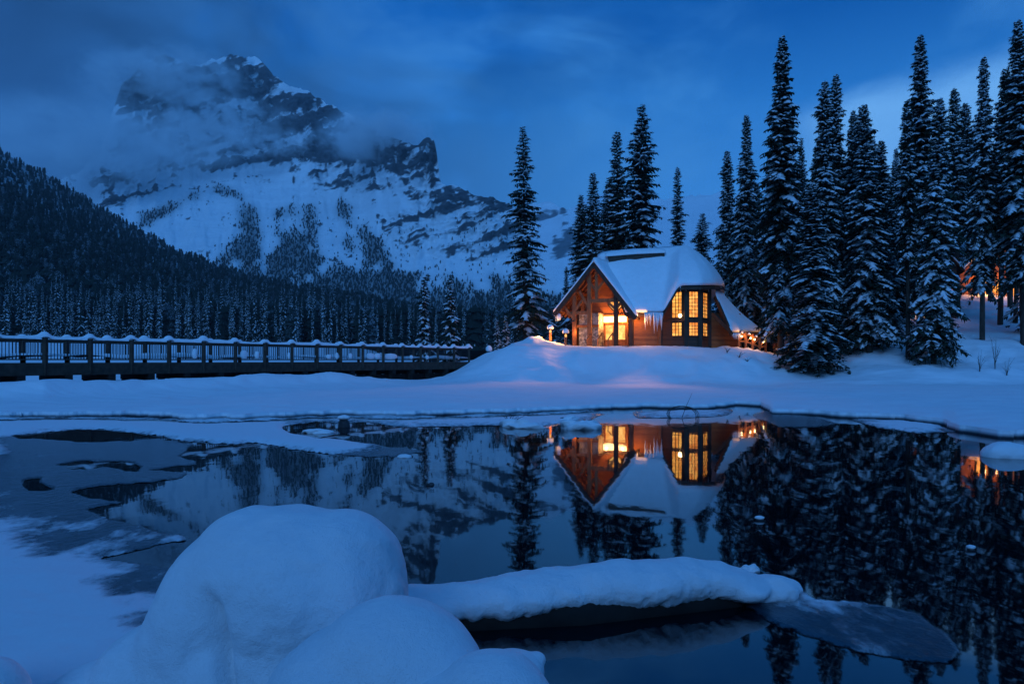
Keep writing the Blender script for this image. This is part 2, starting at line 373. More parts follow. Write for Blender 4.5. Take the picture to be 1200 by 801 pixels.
def mat_mountain(name, sc=1.0, forest=True):
    m, N, L, b = new_mat(name)
    ar = N.new('ShaderNodeAttribute'); ar.attribute_name = 'rock'; af = N.new('ShaderNodeAttribute'); af.attribute_name = 'forest'
    n1 = noise_node(N, L, .010 * sc, 9, 'World', (.7, 1, 2.6), .64, (0, R(-17), 0)); n2 = noise_node(N, L, .045 * sc, 7, 'World', (.7, 1, 2.2), .66, (0, R(-17), 0))
    g = N.new('ShaderNodeNewGeometry'); sp = N.new('ShaderNodeSeparateXYZ'); L.new(g.outputs['Normal'], sp.inputs[0])
    a = N.new('ShaderNodeMath'); a.operation = 'MULTIPLY_ADD'; a.inputs[1].default_value = .30; L.new(n1.outputs[0], a.inputs[0]); L.new(ar.outputs['Fac'], a.inputs[2])
    a2 = N.new('ShaderNodeMath'); a2.operation = 'MULTIPLY_ADD'; a2.inputs[1].default_value = .55; L.new(n2.outputs[0], a2.inputs[0]); L.new(a.outputs[0], a2.inputs[2])
    f = N.new('ShaderNodeMapRange'); f.interpolation_type = 'SMOOTHSTEP'; f.inputs[1].default_value = .74; f.inputs[2].default_value = 1.12; L.new(a2.outputs[0], f.inputs[0])
    rk = ramp(N, L, n2.outputs[0], [(.3, (.022, .025, .030)), (.7, (.12, .125, .135))])
    sn = ramp(N, L, n1.outputs[0], [(.3, (.78, .81, .84)), (.7, (.88, .90, .92))])
    mx = N.new('ShaderNodeMix'); mx.data_type = 'RGBA'; L.new(f.outputs[0], mx.inputs[0]); L.new(sn.outputs[0], mx.inputs[6]); L.new(rk.outputs[0], mx.inputs[7])
    fo = N.new('ShaderNodeMath'); fo.operation = 'MULTIPLY'; fo.inputs[1].default_value = .8; L.new(af.outputs['Fac'], fo.inputs[0])
    m2 = N.new('ShaderNodeMix'); m2.data_type = 'RGBA'; L.new(fo.outputs[0], m2.inputs[0]); L.new(mx.outputs[2], m2.inputs[6]); m2.inputs[7].default_value = (.03, .045, .04, 1)
    L.new(m2.outputs[2], b.inputs['Base Color']); b.inputs['Roughness'].default_value = .9; b.inputs['Specular IOR Level'].default_value = .1
    k = bump(N, L, b, n1.outputs[0], .7, 18 / sc); bump(N, L, b, n2.outputs[0], .6, 5 / sc, k)
    return m
M['mountain'] = mat_mountain('snowy_mountain')
M['far_mountain'] = mat_mountain('far_snowy_mountain', .6)
M['hill'] = mat_simple('forest_floor_snow', (.10, .12, .12), (.45, .48, .50), .05, .9, coord='World')

# ------------------------------------------------------------------ terrain: lake, ice, shore
MB().add([(-900, -60, 0), (900, -60, 0), (900, 330, 0), (-900, 330, 0)], [(0, 1, 2, 3)]).build('lake_water', M['water'])['kind'] = 'structure'
MB().add([(-6000, -200, -2.2), (6000, -200, -2.2), (6000, 9000, -2.2), (-6000, 9000, -2.2)], [(0, 1, 2, 3)]).build('lake_bed', M['rock'])['kind'] = 'structure'

SHORE = [(-900, 478), (-200, 486), (0, 490), (100, 488), (180, 489), (240, 493), (330, 490), (400, 486.5), (470, 489), (520, 487), (600, 484.5), (700, 480.5), (760, 478.5), (830, 479.5), (862, 475), (890, 476), (905, 485),
         (950, 487), (1000, 490.5), (1060, 492), (1105, 498), (1122, 506), (1170, 515), (1200, 514), (1260, 530), (1500, 560), (2000, 600)]
def ground_z(X, Y):
    U = 600 + X / Y * F
    ysh = 1600 / (interp(U, SHORE) - HOR)
    ysh = ysh + (fbm(X * 1.1, Y * .4 + 4, 4) - .5) * 1.4 + (fbm(X * 4, X * .7, 3) - .5) * .5
    d = Y - ysh                                                     # metres behind the shore edge
    z = -.6 + .80 * sstep(-.06, .10, d)
    far = sstep(0, 26, d)
    z = z + sstep(.0, 3.0, d) * .10 + far * .10 + (fbm(X * .25, Y * .16, 4) - .5) * .30 * sstep(.3, 6, d)
    # bank in front of the bridge
    bl = sstep(560, 380, U)
    yb = np.interp(U, [-400, 52, 276, 425, 531], [26, 31.6, 39.4, 47.2, 55.])
    dd = Y - yb
    z = z + bl * (.20 * sstep(-6.0, -2.0, dd) + .60 * np.exp(-((dd + 1.7) / .9) ** 2) * (.15 + 1.25 * fbm(X * .5 + 3, Y * .2, 3)))
    under = bl * sstep(-1.4, -.2, dd) * sstep(9, 6, dd); z = z * (1 - under) + .06 * under
    z = z + bl * (1.0 * sstep(4.0, 7.5, dd) + 2.8 * sstep(7, 60, dd))
    # cabin knoll
    A = sstep(492, 612, U + 18 * (fbm(Y * .5, X * .3, 3) - .5)) * (1 - .50 * sstep(845, 965, U))
    kn = sstep(46.5, 55.0, Y + 2.0 * (fbm(X * .35, Y * .3, 3) - .5))
    z = z + A * 2.72 * kn + A * .5 * kn * (fbm(X * .30 + 9, Y * .3, 4) - .5) + kn * (.10 + .55 * sstep(815, 880, U) * sstep(1000, 960, U)) * A * (fbm(X * 1.1, Y * 1.1, 5) - .5)
    z = z + .75 * np.exp(-((U - 628) / 27) ** 2) * np.exp(-((Y - 59) / 3.0) ** 2) * (.6 + fbm(X * 1.3, Y * 1.3, 3))
    # wooded bank on the right
    rr = sstep(930, 1060, U)
    ry = Y + 2.5 * (fbm(X * .2, Y * .2, 3) - .5)
    z = z + rr * (.9 * sstep(44.5, 48, ry) + 1.6 * sstep(49, 60, ry) + 6.2 * sstep(57, 88, ry) + (fbm(X * .6, Y * .6, 4) - .5) * .5 * sstep(46, 50, Y))
    z = z + 8 * sstep(85, 200, Y) * sstep(560, 900, U)
    return z
def make_ground():
    us = np.concatenate([np.arange(-900, -60, 14), np.arange(-60, 1260, 2.5), np.arange(1260, 2100, 14)])
    ys = [15.0]
    while ys[-1] < 300: ys.append(ys[-1] * (1.0045 if ys[-1] < 32 else 1.007))
    ys = np.array(ys)
    U, Y = np.meshgrid(us, ys); X = (U - 600) / F * Y
    Z = ground_z(X, Y)
    V = np.stack([X, Y, Z], -1).reshape(-1, 3)
    keep = np.maximum.reduce([Z[:-1, :-1], Z[1:, :-1], Z[:-1, 1:], Z[1:, 1:]]) > -.59
    Fc = grid_faces(len(ys), len(us), keep); V, Fc, _ = compact(V, Fc)
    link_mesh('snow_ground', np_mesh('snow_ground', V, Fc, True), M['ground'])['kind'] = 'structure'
make_ground()
def gz(x, y): return float(ground_z(np.array([float(x)]), np.array([float(y)]))[0])

def make_ice():
    S = [[(-700, 470), (0, 487), (240, 490), (330, 488), (420, 486), (520, 487), (600, 484), (690, 480), (720, 481), (690, 492), (640, 499), (590, 498), (540, 500), (480, 500), (455, 499), (430, 494), (400, 497), (372, 494), (330, 499),
          (335, 507), (370, 513), (420, 518), (455, 522), (440, 526), (400, 531), (370, 530), (330, 523), (290, 519), (245, 520), (215, 517), (185, 511), (150, 506), (110, 503), (60, 505), (30, 509), (0, 512), (-700, 525)],
         [(-700, 560), (-50, 592), (0, 606), (15, 613), (45, 618), (70, 628), (95, 648), (130, 665), (190, 685), (210, 720), (190, 780), (160, 900), (0, 1500), (-1500, 1500)],
         [(-40, 519), (0, 519), (12, 527), (8, 532), (-40, 534)],
         [(868, 710), (885, 696), (930, 690), (950, 697), (962, 708), (915, 712)],
         [(995, 491), (1060, 493), (1105, 500), (1122, 507), (1085, 507), (1030, 502)], [(740, 483), (800, 481), (860, 480), (850, 487), (800, 490), (745, 489)]]
    I = [[(-700, 515), (0, 511), (60, 516), (110, 520), (180, 515), (228, 521), (215, 534), (228, 543), (205, 547), (170, 551), (215, 557), (214, 563), (165, 565), (130, 568), (85, 578), (110, 584), (150, 588), (125, 593), (100, 597),
          (130, 607), (170, 620), (215, 631), (232, 650), (215, 700), (150, 700), (0, 640), (-700, 600)],
         [(868, 712), (890, 700), (925, 704), (960, 709), (1000, 707), (1040, 710), (1080, 721), (1110, 741), (1131, 765), (1125, 778), (1060, 773), (990, 757), (930, 738), (890, 722)],
         [(880, 487), (900, 481), (930, 485), (960, 491), (985, 497), (950, 501), (915, 500)], [(440, 521), (480, 524), (500, 530), (460, 536), (400, 533)]]
    Ho = [[(30, 510), (60, 506), (110, 504.5), (150, 508), (182, 513), (140, 517), (100, 516), (60, 516)], [(68, 543), (100, 539), (125, 540), (165, 546), (160, 552), (120, 549), (80, 552)], [(28, 562), (50, 561), (66, 569), (60, 576), (35, 573)],
          [(118, 654), (170, 645), (205, 637), (232, 638), (205, 664), (160, 662)]]
    us = np.arange(-700, 1500, 2.5); vs_ = np.concatenate([np.arange(474, 560, 1.0), np.arange(560, 830, 1.5), np.arange(830, 1500, 18)])
    U, V = np.meshgrid(us, vs_)
    Yg = 1600 / (V - HOR); Xg = (U - 600) / F * Yg
    du = (fbm(Xg * 1.6, Yg * .9, 5) - .5) * 34; dv = (fbm(Xg * 1.6 + 40, Yg * .9 + 11, 5) - .5) * 16 * np.clip((V - 470) / 120, .2, 1)
    du *= np.clip((V - 480) / 60, .25, 1)
    Uw, Vw = U + du, V + dv
    s = np.zeros(U.shape); i = np.zeros(U.shape)
    for p in S: s[in_poly(Uw, Vw, p)] = 1
    for p in I: i[in_poly(Uw, Vw, p)] = 1
    for p in Ho: h = in_poly(Uw, Vw, p); i[h] = 0; s[h] = 0
    # crack of open water along the shelf
    crack = interp(U, SHORE) + 1.0 + 2.6 * fbm(U * .02, U * 0 + 3, 3) - V
    s[(crack > -2.2) & (crack < .6) & (U < 730)] = 0
    any_ = np.maximum(s, i)
    sb = blur(s, 2); sbb = np.where(V > 575, blur(s, 24), blur(s, 5)); sb = np.where(V > 575, sbb, sb)
    Z = .016 + .045 * sstep(.35, 1, sb) * (.6 + .8 * fbm(Xg * 2, Yg * 2, 3)) + .03 * sstep(.5, 1, sbb)
    edge = blur(any_, 1); Z = np.where(edge > .6, Z, .006)
    cov = np.where((V > 690) & (U > 850), blur(any_, 4), blur(any_, 1)); keep = np.maximum.reduce([cov[:-1, :-1], cov[1:, :-1], cov[:-1, 1:], cov[1:, 1:]]) > .12
    Vt = np.stack([Xg, Yg, Z], -1).reshape(-1, 3); Fc = grid_faces(len(vs_), len(us), keep); Fc = Fc[:, ::-1]
    # frost strength: full on the snowy sheets, partial along the frozen margin
    fr = np.zeros(U.shape); fr[(U < 240) & (V > 590)] = .45
    fr[(U < 130) & (V > 525) & (V < 600)] = .12; fr[(U > 860) & (V > 690) & (V < 716) & (U < 1050)] = .45; fr[(U > 860) & (V >= 716)] = .20
    fr[(U > 850) & (V < 520)] = np.maximum(.0, fr[(U > 850) & (V < 520)])
    a = np.maximum(sbb * .9 + .1 * sb, blur(fr, 4)) * (1 - .55 * np.where(V > 585, sstep(.50, .66, fbm(Xg * 1.5 + 7, Yg * .9, 5)), 0) * sstep(1.0, .6, sbb))
    Vt, Fc, used = compact(Vt, Fc)
    me = np_mesh('lake_ice', Vt, Fc, True); set_attr(me, 'snow', a.ravel()[used]); set_attr(me, 'cover', cov.ravel()[used])
    link_mesh('lake_ice', me, M['ice'])['kind'] = 'structure'
make_ice()

# ------------------------------------------------------------------ mountains
SIL = [(-500, 330), (-250, 300), (-60, 255), (60, 215), (95, 200), (120, 170), (135, 120), (142, 100), (158, 84), (165, 73), (185, 67), (200, 66), (215, 70), (228, 78), (240, 75), (252, 68), (270, 65), (292, 66), (305, 70), (313, 79), (322, 90), (340, 100), (360, 108),
       (385, 122), (410, 134), (428, 150), (436, 147), (450, 158), (470, 165), (490, 169), (499, 163), (509, 164), (512, 180), (517, 214), (535, 219), (560, 228), (585, 234), (598, 240), (606, 255), (613, 276), (622, 300), (640, 318), (660, 332), (700, 350), (760, 372), (820, 395)]
ROCK = [([(95, 205), (130, 178), (200, 172), (240, 190), (215, 222), (150, 240), (120, 250)], .42), ([(140, 110), (165, 90), (300, 100), (290, 150), (230, 190), (140, 180)], .62),
        ([(270, 180), (285, 135), (300, 108), (330, 110), (370, 112), (430, 150), (500, 163), (512, 165), (517, 218), (500, 214), (470, 203), (440, 199), (400, 191), (378, 190), (350, 186), (330, 194), (300, 190), (280, 196), (245, 206), (232, 200)], 1.0),
        ([(135, 120), (165, 70), (215, 68), (235, 78), (270, 64), (315, 78), (330, 105), (300, 112), (270, 118), (240, 110), (200, 112), (160, 125)], .9), ([(340, 196), (400, 192), (460, 205), (500, 222), (470, 232), (425, 222), (370, 222), (345, 216)], .52),
        ([(480, 205), (517, 214), (560, 226), (600, 240), (606, 262), (590, 300), (560, 302), (540, 280), (510, 262), (490, 240), (470, 222)], .60), ([(440, 245), (490, 240), (540, 285), (530, 310), (480, 300), (450, 270)], .40), ([(560, 260), (605, 262), (612, 290), (580, 310), (550, 300)], .5)]
FOREST = [[(160, 262), (200, 243), (248, 226), (262, 224), (292, 236), (284, 240), (252, 231), (212, 246), (176, 266)], [(283, 240), (300, 238), (302, 285), (290, 290)], [(262, 300), (300, 265), (306, 310), (330, 330), (240, 330)],
          [(325, 245), (343, 238), (350, 275), (365, 268), (380, 300), (410, 320), (440, 345), (318, 335), (316, 290)], [(358, 245), (370, 240), (373, 285), (360, 290)], [(392, 238), (412, 236), (413, 300), (395, 285)],
          [(428, 265), (445, 290), (470, 310), (520, 345), (560, 370), (600, 385), (440, 360), (425, 310)], [(515, 315), (545, 328), (600, 350), (640, 375), (640, 395), (560, 372), (530, 340)], [(575, 320), (610, 330), (620, 360), (580, 345)],
          [(275, 302), (350, 286), (440, 328), (500, 352), (260, 335)], [(300, 262), (312, 300), (296, 310), (284, 296)],
          [(0, 300), (640, 345), (840, 392), (840, 430), (0, 430)]]
def relief(name, mat, sil, y0, tan_fn, us, nv, vbase, rockp=(), forestp=(), rough=1.0, noise_scale=1.0, warp=9, crag=1.0):
    nu = len(us); vt = interp(us, sil) + (fbm(us * .13, us * 0 + 2.2, 5) - .5) * 9 * crag
    rows = np.linspace(0, 1, nv)
    U = np.repeat(us[None], nv, 0); V = np.maximum((vbase + (vt.min() - vbase) * rows)[:, None], vt[None])
    wu = (fbm(U * .03, V * .03, 5) - .5) * warp * 2; wv = (fbm(U * .03 + 50, V * .03, 5) - .5) * warp * 2
    rk = np.zeros(U.shape)
    for p, wgt in rockp: rk[in_poly(U + wu, V + wv, p)] = wgt
    fo = np.zeros(U.shape)
    for p in forestp: fo[in_poly(U + wu * 1.1, V + wv * 1.6, p)] = 1
    if len(forestp): fo = blur(fo, 2) * np.maximum(sstep(.34, .56, fbm(U * .11, V * .045 + 9, 4)), sstep(330, 360, V))
    rks = blur(rk, 4)
    st = fbm(U * .016 + .5, (V + .30 * U) * .15 + 1.2 * fbm(U * .02, V * .02, 3), 5, .6)          # tilted ledges
    gu = ridged(U * .055 + .9 * fbm(V * .02, U * .02 + 5, 4), V * .013 + 3, 5, .6)                    # chutes down the fall line
    fn = fbm(U * .16, V * .16 + 30, 5, .62)
    rkb = np.clip(blur(rk, 2) * .76 + (st - .5) * 2.0 + (gu - .62) * .9 + (fn - .5) * 1.5, 0, 1) * np.maximum(sstep(.02, .22, rks), .9 * sstep(.60, .68, fn) * sstep(330, 300, V))
    rkb = np.maximum(rkb, .62 * sstep(.80, .93, ridged(U * .10 + .5 * fbm(V * .03, U * .02, 3) + .004 * V, V * .011 + 8, 4, .5)) * sstep(222, 255, V) * sstep(372, 330, V) * sstep(.35, .6, fbm(U * .05, V * .03 + 4, 3)))
    K = (HOR - V) / F; T = tan_fn(U, V, rks); Yv = np.zeros(U.shape); Yv[0] = y0
    for j in range(1, nv):
        dk = K[j] - K[j - 1]; Yv[j] = Yv[j - 1] * np.exp(dk / np.maximum(T[j] - .5 * (K[j] + K[j - 1]), .06))
    Yv = blur(Yv, 3)
    # gullies and buttresses push the face in and out along the line of sight axis and up
    s = noise_scale
    rg = ridged(U * .028 * s + .6 * fbm(V * .03, U * .01, 3), V * .012 * s, 5) - .6
    rr2 = ridged(U * .06 * s + V * .03, V * .07 * s, 5) - .6
    amp = (40 * rg * (.35 + .65 * rks) + 34 * rr2 * (.12 + rks) + 55 * (gu - .62) * (.35 + rks) + 40 * (st - .5) * rks) * rough
    fade = sstep(0, 14, V - vt[None]) * sstep(0, .05, rows)[:, None]
    X = (U - 600) / F * Yv; Z = H + K * Yv
    Y2 = Yv - amp * 1.5 * (.2 + .8 * fade); Z2 = Z + amp * .35 * fade
    sc_ = Y2 / Yv
    X2 = X * sc_
    Z2 = H + (Z2 - H) * (1 + (sc_ - 1) * .9)
    top = np.stack([X2, Y2, Z2], -1)
    back = []
    for k in range(1, 6):                                            # the far side of the massif
        b = top[-1].copy(); b[:, 1] += y0 * .10 * k * k; b[:, 0] *= b[:, 1] / top[-1][:, 1]; b[:, 2] = np.maximum(-2, b[:, 2] * (1 - (k / 5) ** 1.2)); back.append(b)
    A = np.concatenate([top, np.array(back)], 0)
    Fc = grid_faces(nv + 5, nu)
    me = np_mesh(name, A.reshape(-1, 3), Fc, True)
    pad = np.zeros((5, nu))
    set_attr(me, 'rock', np.concatenate([rkb, pad + .3]).ravel()); set_attr(me, 'forest', np.concatenate([blur(fo, 2), pad]).ravel())
    o = link_mesh(name, me, mat); o['kind'] = 'structure'
    return top, fo, U, V
def tan_main(U, V, rk): return .56 + 1.6 * rk + .35 * sstep(150, 90, V)
mt_top, mt_fo, mt_U, mt_V = relief('mountain', M['mountain'], SIL, 1150., tan_main, np.arange(-500, 822, 2.0), 300, 432., ROCK, FOREST)
SIL2 = [(300, 330), (480, 300), (560, 262), (600, 245), (625, 238), (645, 236), (665, 246), (690, 232), (730, 222), (780, 232), (850, 225), (930, 260), (1050, 240), (1250, 280), (1500, 330)]
ROCK2 = [([(605, 250), (650, 238), (672, 250), (660, 262), (630, 258)], .7), ([(640, 300), (672, 275), (690, 265), (690, 290), (650, 310)], .8)]
relief('far_mountain', M['far_mountain'], SIL2, 2900., lambda U, V, rk: .55 + .8 * rk, np.arange(300, 1500, 5.0), 110, 430., ROCK2, [], 1.6)
SILH = [(-700, 40), (-300, 60), (-150, 100), (0, 178), (50, 203), (100, 233), (150, 262), (200, 290), (250, 312), (300, 328), (350, 338), (420, 350), (500, 370), (560, 382), (620, 394), (700, 402), (800, 405)]
def tan_hill(U, V, rk): return np.maximum((HOR - interp(U, SILH)) / F / .80, .03)
hl_top, _, hl_U, hl_V = relief('forested_hill', M['hill'], SILH, 235., tan_hill, np.arange(-700, 800, 5.0), 300, 407., [], [], .12, .5, crag=.6)

# ------------------------------------------------------------------ conifers
def conifer_mesh(seed, Hh, Rr, nb, twigs=7, snow=.5, low=.06, airy=1.0, droop=.55, power=.85, lumps=.5, tipbend=0.0):
    r = random.Random(seed); cv, cf, sv, sf = [], [], [], []
    def tri(V, Fl, pts): n = len(V); V.extend(pts); Fl.append(tuple(range(n, n + len(pts))))
    ga = r.random() * 6.28
    lump = [r.uniform(.72, 1.18) for _ in range(14)]
    for k in range(nb):
        q = (k + r.random()) / nb
        t = low + (1 - low) * (1 - (1 - q) ** .80) if False else low + (.995 - low) * q ** .92
        h = t * Hh
        prof = (1 - t) ** power * (.55 + .45 * min(1, (t - low + .03) / .12))
        Lb = Rr * max(prof, .02) * r.uniform(.5, 1.0 + .3 * r.random()) * lump[int(t * 13.99)] + .10
        ga += 2.399 + r.uniform(-.5, .5); d = Vector((math.cos(ga), math.sin(ga), 0)); sd = Vector((-d.y, d.x, 0))
        rise = .55 * t * t + r.uniform(-.05, .12); dr = droop * (1.15 - t * .75) * r.uniform(.7, 1.3)
        bx = tipbend * max(0, t - .9) * 10
        o = Vector((bx * Hh * .02, 0, h))
        pt = lambda s: o + d * (Lb * s) + Vector((0, 0, Lb * (rise * s - dr * (.45 * s + .65 * s * s))))
        nt = max(3, int(twigs * (.5 + .5 * Lb / Rr + .15)))
        has = r.random() < snow; s0 = r.uniform(.05, .40); s1 = r.uniform(.7, 1.05)
        for j in range(nt):
            s = .12 + .88 * (j + r.random() * .8) / nt; p = pt(s); w = (Lb * .42 * (1.1 - .75 * s) + .12) * r.uniform(.7, 1.2)
            for sg in (-1, 1):
                tip = p + d * (w * r.uniform(.35, .75)) + sd * (sg * w * r.uniform(.55, 1.0)) + Vector((0, 0, -w * r.uniform(.25, .75)))
                m = (p + tip) / 2; wd = w * .17 * airy
                nrm = (tip - p).cross(Vector((0, 0, 1))).normalized() * wd
                mz = Vector((0, 0, w * .06))
                tri(cv, cf, [p, m + nrm + mz, tip, m - nrm + mz])
                if has and s0 < s < s1 and r.random() < .62:
                    e = Vector((0, 0, .035 + w * .06)); tp = p.lerp(tip, r.uniform(.55, .9)); nn = nrm * r.uniform(.9, 1.7)
                    m2 = (p + tp) / 2 + e * 1.9
                    n = len(sv); sv.extend([p + e, m2 + nn - e * .8, tp + e * .5, m2 - nn - e * .8, m2 + e * .5])
                    sf.extend([(n, n + 1, n + 4), (n + 1, n + 2, n + 4), (n + 2, n + 3, n + 4), (n + 3, n, n + 4)])
            # hanging twigs under the spine
            hd = w * r.uniform(.5, .95); a = d * (w * .2)
            tri(cv, cf, [p - a, p + a, p + a * .3 + sd * r.uniform(-.1, .1) * w + Vector((0, 0, -hd))])
        if has and r.random() < lumps and Lb > .35:          # pillow of snow along the branch
            mseg = 4; ww = Lb * r.uniform(.07, .15) + .05; th = ww * r.uniform(.45, .8); n = len(sv)
            for i in range(mseg + 1):
                s = s0 + (s1 - s0) * i / mseg; p = pt(s) + Vector((0, 0, .04)); f = math.sin(math.pi * (.12 + .80 * i / mseg)) * r.uniform(.75, 1.15)
                sv.extend([p - sd * ww * f - Vector((0, 0, ww * .35 * f)), p - sd * ww * f * .55 + Vector((0, 0, th * f * .75)), p + Vector((0, 0, th * f)), p + sd * ww * f * .55 + Vector((0, 0, th * f * .75)), p + sd * ww * f - Vector((0, 0, ww * .35 * f))])
            for i in range(mseg):
                for c_ in range(4): a = n + i * 5 + c_; sf.append((a, a + 1, a + 6, a + 5))
            sf.append((n, n + 1, n + 2, n + 3, n + 4)); e = n + mseg * 5; sf.append((e + 4, e + 3, e + 2, e + 1, e))
    tb = MB(); rb = Hh * .0085 + .05
    tb.tube([(tipbend * max(0, t - .9) * 10 * Hh * .02, 0, Hh * t) for t in (-.03, .0, .3, .6, .9, 1.0)], [rb * 1.35, rb, rb * .8, rb * .5, rb * .15, .012], 8)
    return (np_mesh('crown', [tuple(x) for x in cv], cf), np_mesh('branch_snow', [tuple(x) for x in sv], sf, True), np_mesh('trunk', tb.v, tb.f, True))  # second mesh is only the snow lying on the branches
class TreeKind:
    def __init__(s, *a, **k):
        s.H, s.R = a[1], a[2]
        s.c, s.s, s.t = conifer_mesh(*a, **k); s.c.materials.append(M['needles']); s.s.materials.append(M['snow_tree']); s.t.materials.append(M['bark'])
def plant(kind, loc, h, rad, label, group=None, name='spruce_tree', rz=None, cat='tree'):
    e = empty(name, loc, rng.uniform(0, 6.28) if rz is None else rz); tag(e, label, cat, group)
    e.rotation_euler.x = rng.uniform(-.022, .022); e.rotation_euler.y = rng.uniform(-.022, .022)
    e.scale = (rad / kind.R, rad / kind.R, h / kind.H)
    for nm, me in (('crown', kind.c), ('branch_snow', kind.s), ('trunk', kind.t)):
        o = bpy.data.objects.new(nm, me); col.objects.link(o); o.parent = e
    return e
K_wood = [TreeKind(11 + i, 24, 2.6, 500, twigs=9, snow=.80, low=[.05, .10, .04, .20][i], droop=.72 + .05 * i, power=.58 + .05 * i, airy=1.35, lumps=.62) for i in range(4)]
K_wood.append(TreeKind(17, 24, 2.6, 340, twigs=9, snow=.6, low=.36, droop=.65, power=.60, airy=1.3, lumps=.55))
K_air = TreeKind(31, 20, 2.0, 235, twigs=7, snow=.62, low=.07, airy=1.2, droop=.55, power=.66, lumps=.9)
K_back = [TreeKind(41 + i, 20, 2.1, 300, twigs=8, snow=.5, low=.10, airy=1.15, droop=.55, power=.55 + .1 * i, lumps=.5) for i in range(2)]
K_small = TreeKind(51, 7, 1.0, 110, twigs=6, snow=.75, low=.04, airy=1.3, droop=.7, power=.8, lumps=.7)
K_hook = TreeKind(53, 7, .75, 110, twigs=6, snow=.6, low=.05, airy=1.3, droop=.8, power=.45, lumps=.5, tipbend=2.2)

def tree_at(kind, u, vtop, vbase, Y, hw, label, group=None, name='spruce_tree', rz=None):
    b = P(u, vbase, Y); z = gz(b.x, b.y); top = P(u, vtop, Y).z
    return plant(kind, (b.x, b.y, z - .1), top - z + .1, hw * 1.2 / F * Y, label, group, name, rz)

KN = 'spruces standing around the cabin knoll'
tree_at(K_air, 617, 148, 396, 67, 29, 'tall lone spruce with big snow clumps beside the cabin porch', KN)
tree_at(K_hook, 497, 320, 408, 62, 10, 'slim spruce with a bent hooked tip behind the bridge', KN, rz=0.2)
tree_at(K_small, 529, 327, 407, 60, 15, 'small straight spruce near the bridge end, pinkish lit snow', KN)
tree_at(K_small, 583, 374, 402, 63, 6, 'shorter of two baby spruces in front of the lone tall spruce', KN)
tree_at(K_small, 592, 369, 402, 63, 6.5, 'taller of two baby spruces in front of the lone tall spruce', KN)
BH = 'spruces behind the cabin roof'
for (u, v, Y, hw, k, lab) in (
    (682, 227, 82, 15, 0, 'outermost spruce of the dense clump rising behind the porch roof'), (696, 202, 80, 19, 1, 'pointed spruce second in the clump behind the porch roof'),
    (711, 206, 84, 17, 0, 'spruce in the middle of the clump, standing just behind the ridge vent'), (725, 155, 82, 20, 1, 'second tallest spruce behind the ridge vent, beside the tallest one'),
    (747, 123, 80, 23, 0, 'tallest spruce rising behind the cabin ridge'), (794, 195, 84, 14, 1, 'narrow column shaped spruce standing alone behind the ridge peak'), (819, 250, 78, 15, 0, 'short bushy spruce behind the rounded end of the roof'),
    (663, 312, 90, 7, 1, 'thin young spruce seen just past the porch eave'), (651, 345, 95, 6, 0, 'tiny far spruce under the porch eave tip')):
    tree_at(K_back[k], u, v, 400, Y, hw * 1.35, lab, BH)
RW = 'big snowy spruces of the wood beside the cabin'
for (u, v, vb, Y, hw, k, lab) in (
    (915, 39, 420, 56, 34, 1, 'very tall spruce with bare lower trunk right beside the lean-to roof'),
    (874, 134, 410, 66, 25, 3, 'tall dark spruce rising directly behind the lean-to roof'), (855, 176, 410, 70, 20, 0, 'slim spruce at the edge of the wood, nearest the rounded roof end'),
    (940, 190, 415, 64, 24, 2, 'shorter spruce between the very tall one and the twin tops'), (962, 94, 425, 56, 27, 0, 'spruce forming the first of two close twin tops'), (975, 87, 425, 58, 27, 2, 'spruce forming the second and taller of two close twin tops'),
    (953, 215, 434, 50.5, 36, 2, 'snow laden front spruce skirted to the ground beside the bench'),
    (1001, 129, 430, 57, 25, 1, 'spruce half hidden behind its neighbour, next to the twin tops'), (1019, 120, 432, 53, 30, 0, 'broad spruce with white loaded boughs in front of the dark lodge'),
    (1046, 186, 430, 58, 22, 2, 'low topped spruce squeezed in front of the dark lodge gable'), (1064, 119, 425, 51, 22, 4, 'spruce on a long bare dark pole trunk before the lodge'),
    (1078, 39, 425, 60, 31, 1, 'highest topped spruce behind the pole trunk tree'), (1094, 115, 435, 49.5, 28, 0, 'big front spruce skirted to the bank, beside the pole trunk'),
    (1123, 104, 425, 70, 22, 4, 'spruce behind the lit porch gap, darker and farther'), (1151, 64, 408, 56, 26, 3, 'spruce with a bare trunk foot standing on the open snow slope'),
    (1172, 79, 400, 66, 27, 4, 'farther spruce over the lit far chalet window'), (1201, 22, 412, 54, 38, 3, 'massive spruce cut off by the picture edge'), (1232, 60, 412, 58, 34, 2, 'spruce just outside the view beyond the massive edge tree')):
    k_ = K_wood[k]
    tree_at(k_, u, v, vb, Y, hw, lab, RW)
TH = 'young spruces thickening the gaps of the wood beside the cabin'
for i, (u, v, Y, hw) in enumerate(((890, 215, 72, 20), (902, 240, 68, 18), (930, 160, 70, 22), (986, 205, 63, 24), (1008, 225, 60, 22), (1032, 165, 64, 24), (1036, 250, 56, 20), (1052, 230, 66, 20), (1106, 170, 72, 22), (1118, 215, 76, 18), (1136, 120, 82, 22), (1160, 190, 78, 20), (1184, 110, 74, 26), (1190, 210, 66, 22), (1215, 150, 66, 28))):
    tree_at(K_wood[4 if u > 1025 else i % 4], u, v, 415, Y, hw, 'dark filler spruce half hidden among the big spruces of the wood', TH)
DW = 'dim spruces filling the wood behind the lodge'
for i in range(60):
    u = 850 + 430 * (i + rng.random()) / 60; Y = rng.uniform(92, 125)
    tree_at(K_back[i % 2], u, rng.uniform(150, 235) if u > 900 else rng.uniform(230, 270), 385, Y, rng.uniform(14, 20), 'dim spruce deep in the dark wood behind the lodge', DW)

